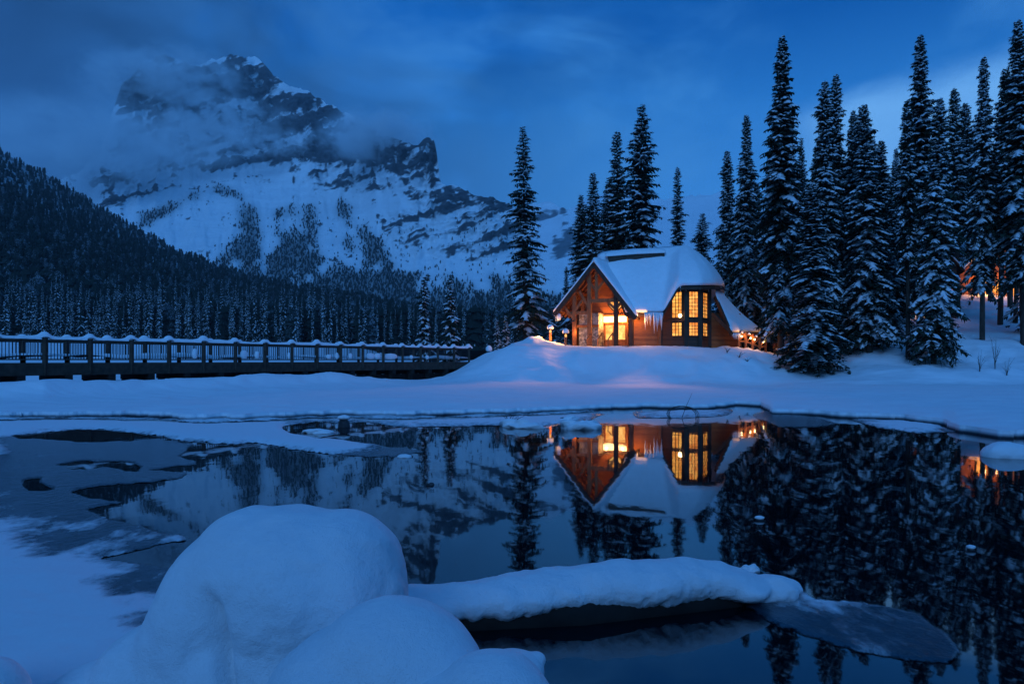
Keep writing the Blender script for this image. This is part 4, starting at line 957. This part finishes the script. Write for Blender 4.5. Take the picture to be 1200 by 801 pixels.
    point_light('soffit_light', P(750, 376, 55.4), 110, parent=root)
    point_light('eave_light', W(-1.6, .3, 4.4), 40, parent=root)
make_cabin()

# ------------------------------------------------------------------ lanterns, fence, bench, lodge buildings
def lantern_post(u, v, Y, label, watts, h=1.0):
    p = P(u, v, Y); z = gz(p.x, p.y); root = empty('lantern_post', (p.x, p.y, z)); tag(root, label, 'lantern', 'snow capped lantern posts by the porch')
    MB().box((0, 0, h / 2 - .3), (.18, .18, h + .6)).build('post', M['beam'], root)
    MB().lathe((0, 0, h), [(.02, 0), (.09, .02), (.09, .20), (.02, .26)], 10).build('lamp', M['bulb_dim'], root)
    MB().lathe((0, 0, h + .26), [(.28, 0), (.28, .05), (.05, .12)], 10).build('hood', M['timber'], root)
    MB().lathe((0, 0, h + .30), [(.24, 0), (.29, .10), (.25, .28), (.13, .40), (.02, .44)], 14).build('snow_cap', M['snow'], root, True)
    point_light('lamp_light', (-.9, .5, h + .1), watts, parent=root, rad=.08)
    return root
lantern_post(645, 405, 58.5, 'snow capped lantern post farther from the porch steps, beside the lone spruce', 170, .75)
lantern_post(663, 405, 57.4, 'snow capped lantern post right under the porch eave', 150, .7)
def marker():
    p = P(573, 402, 61); z = gz(p.x, p.y); root = empty('marker_post', (p.x, p.y, z)); tag(root, 'short post wearing a tall snow cap near the bridge end', 'post')
    MB().box((0, 0, .1), (.16, .16, .8)).build('post', M['bridge_wood'], root); MB().lathe((0, 0, .45), [(.18, 0), (.3, .12), (.28, .35), (.12, .52), (.02, .55)], 14).build('snow_cap', M['snow'], root, True)
marker()
def gate_fence():
    root = empty('wooden_fence', (0, 0, 0)); tag(root, 'rustic pole fence glowing with small lamps below the lean-to eave', 'fence')
    pts = [P(866, 407, 56), P(874, 407, 55.6), P(882, 408, 55.4), P(890, 408, 56), P(897, 408, 57.5)]
    ps = []
    for p in pts:
        z = gz(p.x, p.y); ps.append(Vector((p.x, p.y, z))); MB().tube([(p.x, p.y, z - .4), (p.x, p.y, z + 1.25)], .10, 8).build('post', M['beam'], root)
    for a, b in zip(ps, ps[1:]):
        r = MB(); r.tube([a + Vector((0, 0, 1.1)), b + Vector((0, 0, 1.1))], .07, 8); r.tube([a + Vector((0, 0, .45)), b + Vector((0, 0, .45))], .07, 8); r.tube([a + Vector((0, 0, .45)), b + Vector((0, 0, 1.1))], .06, 8); r.build('rail', M['beam'], root)
        MB().lathe((a + b) / 2 + Vector((0, -.02, 1.14)), [(.10, 0), (.12, .08), (.06, .14), (.01, .15)], 10).build('rail_snow', M['snow'], root, True)
    for k, (i, s) in enumerate(((0, .3), (1, .6), (2, .2), (3, .5))):
        c = ps[i].lerp(ps[i + 1], s) + Vector((0, -.16, .85)); MB().lathe(c, [(.01, -.06), (.06, -.02), (.06, .04), (.01, .07)], 8).build('lamp', M['bulb'], root); point_light('lamp_light', c + Vector((0, -.2, 0)), 16, parent=root, rad=.06)
gate_fence()
def bench():
    p = P(918, 412, 57); z = gz(p.x, p.y); root = empty('garden_bench', (p.x, p.y, z + .05), .25); tag(root, 'dark slatted wooden bench beside the tall spruce trunk, warmly lit', 'bench')
    for k in range(4): MB().box((0, -.22 + k * .15, .45), (1.5, .12, .05)).build('seat_slat', M['beam'], root)
    for k in range(3): MB().box((0, .32, .65 + k * .16), (1.5, .05, .12)).build('back_slat', M['beam'], root)
    for x in (-.65, .65):
        for y in (-.22, .30): MB().box((x, y, .2), (.09, .09, .55 if y < 0 else .5)).build('leg', M['timber'], root)
        MB().box((x, .35, .65), (.08, .05, .9)).build('back_post', M['timber'], root)
    MB().lathe((0, 0, .47), [(.6, 0), (.62, .08), (.4, .18), (.02, .22)], 14).build('snow_cap', M['snow'], root, True)
    lp = P(931, 400, 58.5); zz = gz(lp.x, lp.y); rt = empty('path_light', (lp.x, lp.y, zz)); tag(rt, 'low glowing path light in the snow behind the bench', 'lamp')
    MB().box((0, 0, .3), (.1, .1, 1.0)).build('post', M['metal'], rt); MB().lathe((0, 0, .8), [(.02, 0), (.11, .02), (.11, .18), (.02, .2)], 10).build('lamp', M['bulb'], rt); MB().lathe((0, 0, 1.0), [(.16, 0), (.2, .1), (.1, .2), (.01, .22)], 10).build('snow_cap', M['snow'], rt, True)
    point_light('lamp_light', (-.2, -.5, .9), 160, parent=rt, rad=.08)
bench()

def chalet(name, label, u, v, Y, w, dp, hw, hr, rz, wins, mat='cedar_dark', lights=()):
    p = P(u, v, Y); root = empty(name, (p.x, p.y, p.z), rz); tag(root, label, 'building')
    b = MB(); x, y = w / 2, dp / 2
    b.prism([(-x, -y, -3), (x, -y, -3), (x, -y, hw), (0, -y, hw + hr), (-x, -y, hw)], (0, dp, 0)); b.build('wall', M[mat], root)
    ov = .6
    for s in (-1, 1):
        g = roof_grid([(0, -y - ov, hw + hr + .12), (0, y + ov, hw + hr + .12)], [(s * (x + ov), -y - ov, hw - ov * hr / x + .12), (s * (x + ov), y + ov, hw - ov * hr / x + .12)], 8, 14)
        V, Fc = shell(g, .15, -.1); MB().add(V, Fc).build('roof', M['timber'], root)
        V, Fc = shell(g, .45, .055, .15, True, 4); MB().add(V, Fc).build('roof_snow', M['snow'], root, True)
    for (x0, x1, z0, z1, c, r) in wins: window(root, (x0, -y), (x1, -y), z0, z1, c, r, M['pane_far'])
    for (lx, ly, lz, wt) in lights:
        MB().lathe((lx, ly, lz), [(.02, -.1), (.1, 0), (.02, .1)], 8).build('lamp', M['bulb'], root); point_light('lamp_light', (lx, ly - .4, lz), wt, (1., .42, .10), parent=root)
    return root
chalet('lodge', 'dark steep gabled lodge with snowy roof behind the pole trunk spruce', 1058, 380, 74, 8.5, 9, 5.6, 5.2, R(-24), [(1.0, 1.9, 2.2, 3.8, 2, 3), (3.3, 3.9, 2.3, 3.8, 2, 3), (-3.4, -2.4, 2.6, 4.2, 2, 3)], lights=[(1.5, -4.7, 1.6, 60)])
chalet('chalet', 'far chalet with a glowing orange porch in the gap between spruces', 1135, 366, 86, 9, 8, 4.6, 4.0, R(6), [(-2.4, -1.0, .6, 3.4, 2, 3), (-.5, 1.0, .6, 3.4, 2, 3), (1.8, 3.0, 1.2, 3.4, 2, 3)], 'cedar', [(-1.7, -4.6, 3.3, 420), (-.2, -4.6, 3.3, 200)])
chalet('chalet', 'farthest small chalet with warm windows behind the massive edge spruce', 1183, 362, 98, 6, 7, 3.4, 3.0, R(-8), [(-1.8, -.6, .6, 2.4, 2, 3), (.4, 1.6, .6, 2.4, 2, 3)], 'cedar_dark', [(0, -4.0, 2.6, 120)])
chalet('shed', 'small shed with one orange window hidden behind the very tall spruce', 926, 384, 76, 4.5, 5, 3.0, 2.4, R(10), [(-1.2, .2, .7, 2.2, 2, 3)], 'cedar_dark', [(.9, -2.8, 2.2, 30)])

# ------------------------------------------------------------------ foreground snow pillows
def blob(name, ells, label, cat, group, mat, vox=.03, smooth=12, lump=.05, parent=None, seed=0, crease=None):
    b = bmesh.new()
    for (c, s) in ells:
        mt = Matrix.Translation(c) @ Matrix.Diagonal((*s, 1)); bmesh.ops.create_icosphere(b, subdivisions=4, radius=1, matrix=mt)
    me = bpy.data.meshes.new(name); b.to_mesh(me); b.free()
    o = bpy.data.objects.new(name, me); col.objects.link(o)
    md = o.modifiers.new('r', 'REMESH'); md.mode = 'VOXEL'; md.voxel_size = vox
    sm = o.modifiers.new('s', 'SMOOTH'); sm.iterations = smooth; sm.factor = .6
    dg = bpy.context.evaluated_depsgraph_get(); me2 = bpy.data.meshes.new_from_object(o.evaluated_get(dg))
    o.modifiers.clear(); o.data = me2; bpy.data.meshes.remove(me)
    n = len(me2.vertices); co = np.zeros(n * 3, np.float32); me2.vertices.foreach_get('co', co); co = co.reshape(-1, 3); nr = np.zeros(n * 3, np.float32); me2.vertices.foreach_get('normal', nr); nr = nr.reshape(-1, 3)
    low = np.clip(.75 - nr[:, 2], 0, 1)
    d = (fbm(co[:, 0] * 2.6 + seed, co[:, 1] * 2.6 + co[:, 2] * 2.1, 3) - .5) * lump * 1.2 + low * (fbm(co[:, 0] * 13 + co[:, 1] * 9, co[:, 2] * 13 + seed, 4) - .5) * lump * .55
    d = d + low * (fbm(co[:, 0] * 34 + co[:, 1] * 21, co[:, 2] * 36 + seed, 3) - .5) * lump * .22 + (fbm(co[:, 0] * 7 + seed, co[:, 1] * 7 + co[:, 2] * 6, 4) - .5) * lump * .28
    if crease:                                                       # a fold where two drifts meet
        uu = 600 + co[:, 0] / co[:, 1] * F; vv = HOR - (co[:, 2] - H) / co[:, 1] * F
        for cu, wid, dep in crease:
            cx = np.interp(vv, [q[1] for q in cu], [q[0] for q in cu]); m = sstep(cu[0][1] - 12, cu[0][1] + 40, vv)
            d = d - dep * m * np.exp(-np.abs((uu - cx) / wid) ** 1.3)
    co = co + nr * d[:, None]; me2.vertices.foreach_set('co', co.ravel()); me2.polygons.foreach_set('use_smooth', [True] * len(me2.polygons)); me2.update()
    me2.materials.clear(); me2.materials.append(mat)
    if label: tag(o, label, cat, group)
    if parent is not None: o.parent = parent
    return o
def E(u, v, Y, rx, rz, ry=None):                                     # ellipsoid given by its pixel half sizes
    return (P(u, v, Y), (rx / F * Y, (ry if ry else rx) / F * Y, rz / F * Y))
GB = 'snow pillowed boulders in the near water'
blob('snowy_boulder', [E(345, 690, 4.2, 116, 95, 112), E(296, 694, 4.2, 78, 99, 96), E(398, 697, 4.2, 82, 100, 98), E(330, 780, 4.2, 150, 110, 120), E(400, 770, 4.2, 95, 120, 100), E(250, 745, 4.15, 62, 118, 90), E(222, 790, 4.12, 52, 120, 80), E(185, 835, 4.1, 80, 105, 90), E(120, 862, 4.05, 90, 85, 90), E(60, 885, 4.0, 90, 80, 90), E(300, 880, 4.1, 190, 120)],
     'largest snow pillow boulder, rounded with a folded waist, in front of the reflection', 'boulder', GB, M['snow_near'], .018, 30, .045, crease=[([(240, 690), (250, 730), (258, 770), (268, 830)], 9, .15), ([(452, 640), (458, 680), (440, 720), (420, 760)], 14, .02)])
blob('snowy_boulder', [E(462, 830, 3.2, 118, 128, 110), E(430, 850, 3.2, 130, 120), E(520, 850, 3.2, 60, 90)], 'smooth snow dome tucked before the largest snow pillow', 'boulder', GB, M['snow_near'], .02, 12, .03, seed=5)
blob('snowy_boulder', [E(575, 850, 2.9, 82, 84), E(520, 880, 2.9, 90, 90)], 'low snow dome at the bottom picture edge next to the dark water', 'boulder', GB, M['snow_near'], .018, 12, .025, seed=9)
blob('snowy_boulder', [E(600, 785, 3.7, 38, 22), E(628, 772, 3.75, 12, 9)], 'small snow knob poking out behind the low dome', 'boulder', GB, M['snow_near'], .012, 5, .012, seed=2)
blob('snowy_boulder', [E(-15, 830, 3.6, 45, 60), E(-60, 840, 3.6, 60, 80)], 'snow mound in the lower corner, cut by the picture edge', 'boulder', GB, M['snow_near'], .02, 8, .02, seed=3)

def make_log():
    a, m_, b = P(470, 745, 5.0), P(680, 735, 5.2), P(858, 708, 5.55)
    root = empty('fallen_log', (m_.x, m_.y, 0)); tag(root, 'fallen log under a thick snow roll stretching across the dark water', 'log')
    t = MB(); pts = [Vector((a.x - .3, a.y + .1, .0)), Vector((m_.x, m_.y + .12, .02)), Vector((b.x, b.y + .12, .04)), Vector((b.x + .12, b.y + .13, .04))]
    t.tube(pts, [.15, .17, .15, .11], 14); o = t.build('trunk', M['pile'], None, True); o.parent = root; o.matrix_parent_inverse = Matrix.Translation(root.location).inverted()
    els = []
    topv = [(440, 692), (480, 690), (520, 690), (560, 684), (600, 677), (640, 671), (680, 667), (720, 663), (760, 659), (800, 656), (830, 659), (855, 668), (870, 676)]
    for k in range(46):
        u = 445 + (868 - 445) * k / 45; Y = 5.12 + (5.72 - 5.12) * k / 45; v = float(np.interp(u, [q[0] for q in topv], [q[1] for q in topv]))
        zt = P(u, v, Y).z; zb = .045; hgt = max(zt - zb, .06); els.append((Vector(((u - 600) / F * Y, Y, zb + hgt * .48)), (.24, .27 + .012 * math.sin(k * 1.7) + .03 * math.sin(k * .43), hgt * .55)))
    for (u, v, Y, rx, rz_) in ((908, 690, 5.75, 27, 15), (926, 688, 5.78, 14, 10), (888, 694, 5.72, 20, 12)): els.append(E(u, v, Y, rx, rz_, rx * .9))
    s = blob('snow_cover', els, None, None, None, M['snow_near'], .02, 8, .07, seed=4); s.parent = root; s.matrix_parent_inverse = Matrix.Translation(root.location).inverted()
make_log()

def snowy_rock(u, v, wpx, hpx, label, snow=.75, seed=1, deep=.8):
    Y = Yw(v); p = P(u, v, Y); s = Y / F; root = empty('snowy_rock', (p.x, p.y, 0)); tag(root, label, 'rock', 'small rocks in the lake')
    w, h = wpx / 2 * s, hpx * s; r = random.Random(seed)
    def lump(name, rx, ry, z0, hh, mat, sd):
        b = bmesh.new(); bmesh.ops.create_icosphere(b, subdivisions=4, radius=1)
        for v_ in b.verts:
            f = 1 + (1.5 if (wpx > 18 and sd > 8) else .4) * (float(fbm(np.array([v_.co.x * 1.5 + sd]), np.array([v_.co.y * 1.5 + v_.co.z]), 3)[0]) - .5); v_.co = Vector((v_.co.x * rx * f, v_.co.y * ry * f, z0 + v_.co.z * hh * f))
        me = bpy.data.meshes.new(name); b.to_mesh(me); b.free(); me.polygons.foreach_set('use_smooth', [True] * len(me.polygons)); link_mesh(name, me, mat, root)
    if snow < .6 or wpx < 14:
        lump('rock', w * (1 - .22 * snow), w * deep * .8, 0, h * (.95 - .55 * snow), M['rock'], seed)
        if snow > 0: lump('snow_cap', w, w * deep, h * (1 - snow * .62), h * snow * .62, M['snow'], seed + 5)
    else:                                                            # mostly buried: snow heap down to the water, a dark shoulder of rock peeping out
        lump('snow_cap', w, w * deep, h * .05, h * .9, M['snow'], seed + 5)
        lump('rock', w * .45, w * .4, 0, h * .55, M['rock'], seed); root.children[-1].location = (w * r.choice((-.62, .6)), -w * deep * .5, 0)
snowy_rock(1188, 533, 54, 17, 'round snow dome rock near the shore at the picture edge', .95, 1)
snowy_rock(480, 535, 17, 4, 'flat snow capped stone in open water beside the mirrored slim spruce', .8, 2)
snowy_rock(505, 568, 8, 3, 'bare dark stone in the water below the mirrored slim spruce', 0, 3)
snowy_rock(403, 500, 15, 14, 'dark block of rock with a thin snow cap before the bridge', .35, 4)
snowy_rock(598, 499, 46, 9, 'rock heap with grass tufts under snow near the middle of the ice edge', .7, 5)
snowy_rock(692, 501, 42, 12, 'wide snow heaped rock at the ice edge before the porch reflection', .75, 6)
snowy_rock(660, 492, 22, 6, 'small snowy rock just behind the wide snow heaped rock', .7, 7)
snowy_rock(882, 669, 22, 8, 'little snow lump floating behind the log end', .85, 8)
snowy_rock(890, 609, 11, 5, 'tiny snow topped stone amid the dark tree reflections, nearer the cabin', .7, 9)
snowy_rock(1138, 644, 10, 6, 'tiny snow topped stone amid the dark tree reflections, farther from the cabin', .7, 10)
snowy_rock(365, 506, 30, 5, 'low broken ice chunk in the patch of bridge reflection', .8, 11)

def twig_bush(u, v, Y, h, n, spread, label, seed, water=False, name='bare_shrub'):
    p = P(u, v, Y); z = 0 if water else gz(p.x, p.y); root = MB(); r = random.Random(seed)
    for k in range(n):
        a = r.random() * 6.28; l = h * r.uniform(.5, 1.1); s = spread * r.uniform(.2, 1)
        pts = [Vector((p.x + math.cos(a) * s * t * t + r.uniform(-.02, .02), p.y + math.sin(a) * s * t * t, z - .05 + l * t)) for t in (0, .3, .6, .85, 1)]
        root.tube(pts, [.014, .012, .009, .006, .003], 4)
        for j in range(5):
            q = pts[1 + j % 3].lerp(pts[2 + j % 3], r.random()); e = q + Vector((r.uniform(-.3, .3), r.uniform(-.3, .3), r.uniform(.1, .4))) * l * .4; root.tube([q, e], [.006, .002], 3)
    o = root.build(name, M['twig']); tag(o, label, 'shrub', 'bare shrubs and twigs'); return o
twig_bush(1166, 428, 47.5, 2.2, 8, .6, 'tallest bare shrub on the bank below the massive edge spruce', 1)
twig_bush(1148, 431, 47, 1.4, 7, .5, 'low bare shrub on the bank, just beside the tallest bare shrub', 2)
twig_bush(1180, 432, 46.5, 1.2, 6, .5, 'short bare shrub at the bank edge by the dome shaped rock', 3)
twig_bush(1120, 420, 50, 1.8, 6, .4, 'bare shrub next to the big front spruce on the open slope', 4)
twig_bush(852, 414, 52.5, .6, 8, .5, 'dead twigs poking through the knoll snow below the annex wall', 5)
twig_bush(866, 420, 51.5, .5, 8, .6, 'dead twigs on the knoll snow below the pole fence', 6)
twig_bush(876, 425, 50.5, .4, 7, .5, 'lowest dead twigs on the knoll, above the flat snow', 7)
twig_bush(598, 492, Yw(497), .35, 14, .5, 'grass like twig tuft on the rock heap at the ice edge', 8, True)
def hoop():
    Y = Yw(490); c = P(800, 486, Y); r = random.Random(3); b = MB()
    for k in range(3):
        rx = (.46 + .05 * k); pts = [c + Vector((rx * math.cos(t) + .03 * k, .25 * math.sin(t) + .1 * k, .28 * math.sin(t) + r.uniform(-.01, .01))) for t in np.linspace(-.6 - k * .2, 4.2 + k * .3, 18)]
        b.tube(pts, .012, 5)
    b.tube([c + Vector((-.1, 0, -.3)), c + Vector((.15, .1, .3)), c + Vector((.35, .1, .75))], [.012, .008, .004], 5)
    tag(b.build('bent_branch', M['twig']), 'bent bare branch looping out of the snow at the water edge before the bay', 'branch', None)
hoop()

# ------------------------------------------------------------------ low cloud on the mountain, and the evening air
def cloud_bank(label, u, v, dist, ru, rv, rd, dens, seed, scale=2.2, thr=.42):
    c = P(u, v, dist); b = bmesh.new(); bmesh.ops.create_icosphere(b, subdivisions=4, radius=1)
    me = bpy.data.meshes.new('cloud'); b.to_mesh(me); b.free()
    m = bpy.data.materials.new('cloud_vapour'); m.use_nodes = True; N = m.node_tree.nodes; L = m.node_tree.links; N.clear()
    out = N.new('ShaderNodeOutputMaterial'); vol = N.new('ShaderNodeVolumePrincipled'); L.new(vol.outputs[0], out.inputs['Volume'])
    vol.inputs['Color'].default_value = (.96, .97, .98, 1); vol.inputs['Anisotropy'].default_value = .0
    tc = N.new('ShaderNodeTexCoord'); ln = N.new('ShaderNodeVectorMath'); ln.operation = 'LENGTH'; L.new(tc.outputs['Object'], ln.inputs[0])
    mp = N.new('ShaderNodeMapping'); mp.inputs['Location'].default_value = (seed, seed * .7, 0); mp.inputs['Scale'].default_value = (ru / rv, 1, 1.4); L.new(tc.outputs['Object'], mp.inputs[0])
    nz = N.new('ShaderNodeTexNoise'); nz.inputs['Scale'].default_value = scale; nz.inputs['Detail'].default_value = 4; nz.inputs['Distortion'].default_value = .5; L.new(mp.outputs[0], nz.inputs['Vector'])
    fo = N.new('ShaderNodeMapRange'); fo.interpolation_type = 'SMOOTHSTEP'; fo.inputs[1].default_value = 1.0; fo.inputs[2].default_value = .25; L.new(ln.outputs['Value'], fo.inputs[0])
    th = N.new('ShaderNodeMapRange'); th.interpolation_type = 'SMOOTHSTEP'; th.inputs[1].default_value = thr; th.inputs[2].default_value = thr + .25; L.new(nz.outputs[0], th.inputs[0])
    mu = N.new('ShaderNodeMath'); mu.operation = 'MULTIPLY'; L.new(fo.outputs[0], mu.inputs[0]); L.new(th.outputs[0], mu.inputs[1])
    md = N.new('ShaderNodeMath'); md.operation = 'MULTIPLY'; md.inputs[1].default_value = dens; L.new(mu.outputs[0], md.inputs[0]); L.new(md.outputs[0], vol.inputs['Density'])
    o = link_mesh('cloud', me, m); o.location = c; o.scale = (ru / F * dist, rd, rv / F * dist); tag(o, label, 'cloud', 'low clouds on the mountain', 'stuff'); return o
def mt_depth(u, v):
    j = int(np.argmin(np.abs(mt_U[0] - u))); i = int(np.argmin(np.abs(mt_V[:, j] - v))); return float(mt_top[i, j, 1])
print('MTMAXZ', float(mt_top[..., 2].max()), 'MTDEPTH', [(u, v, round(mt_depth(u, v))) for u, v in ((100, 210), (200, 200), (200, 120), (270, 70), (300, 250), (440, 160), (505, 170), (505, 215), (590, 250))])
cloud_bank('grey cloud bank hiding the shoulder of the mountain above the forested hill', 90, 170, mt_depth(150, 200) - 120, 175, 62, 300, .015, 1.3, 1.6, .36)
cloud_bank('thin mist drifting across the upper snowfield of the mountain', 255, 140, mt_depth(255, 160) - 140, 110, 34, 160, .026, 4.1, 2.0, .44)
cloud_bank('pale cloud puff curling over the dark cliff edge', 445, 162, mt_depth(440, 170) - 60, 82, 34, 190, .036, 7.7, 1.8, .36)
cloud_bank('long thin wisp of mist lying along the foot of the dark cliff', 340, 168, mt_depth(340, 175) - 70, 110, 18, 110, .022, 12.4, 2.4, .42)
cloud_bank('broad mist sheet half covering the snow below the summit', 190, 165, mt_depth(230, 185) - 160, 150, 40, 150, .016, 15.2, 1.5, .38)
cloud_bank('faint veil of cloud around the summit', 190, 92, mt_depth(200, 100) - 100, 120, 44, 170, .024, 9.2, 1.9, .38)

def haze():
    m = bpy.data.materials.new('haze'); m.use_nodes = True; N = m.node_tree.nodes; L = m.node_tree.links; N.clear()
    out = N.new('ShaderNodeOutputMaterial'); vol = N.new('ShaderNodeVolumePrincipled'); L.new(vol.outputs[0], out.inputs['Volume'])
    vol.inputs['Color'].default_value = (.80, .86, .92, 1); vol.inputs['Density'].default_value = HAZE
    o = MB().box((0, 3900, 718.4), (13000, 9000, 1443.2)).build('haze', m); o['kind'] = 'stuff'
HAZE = 0.8e-4
haze()
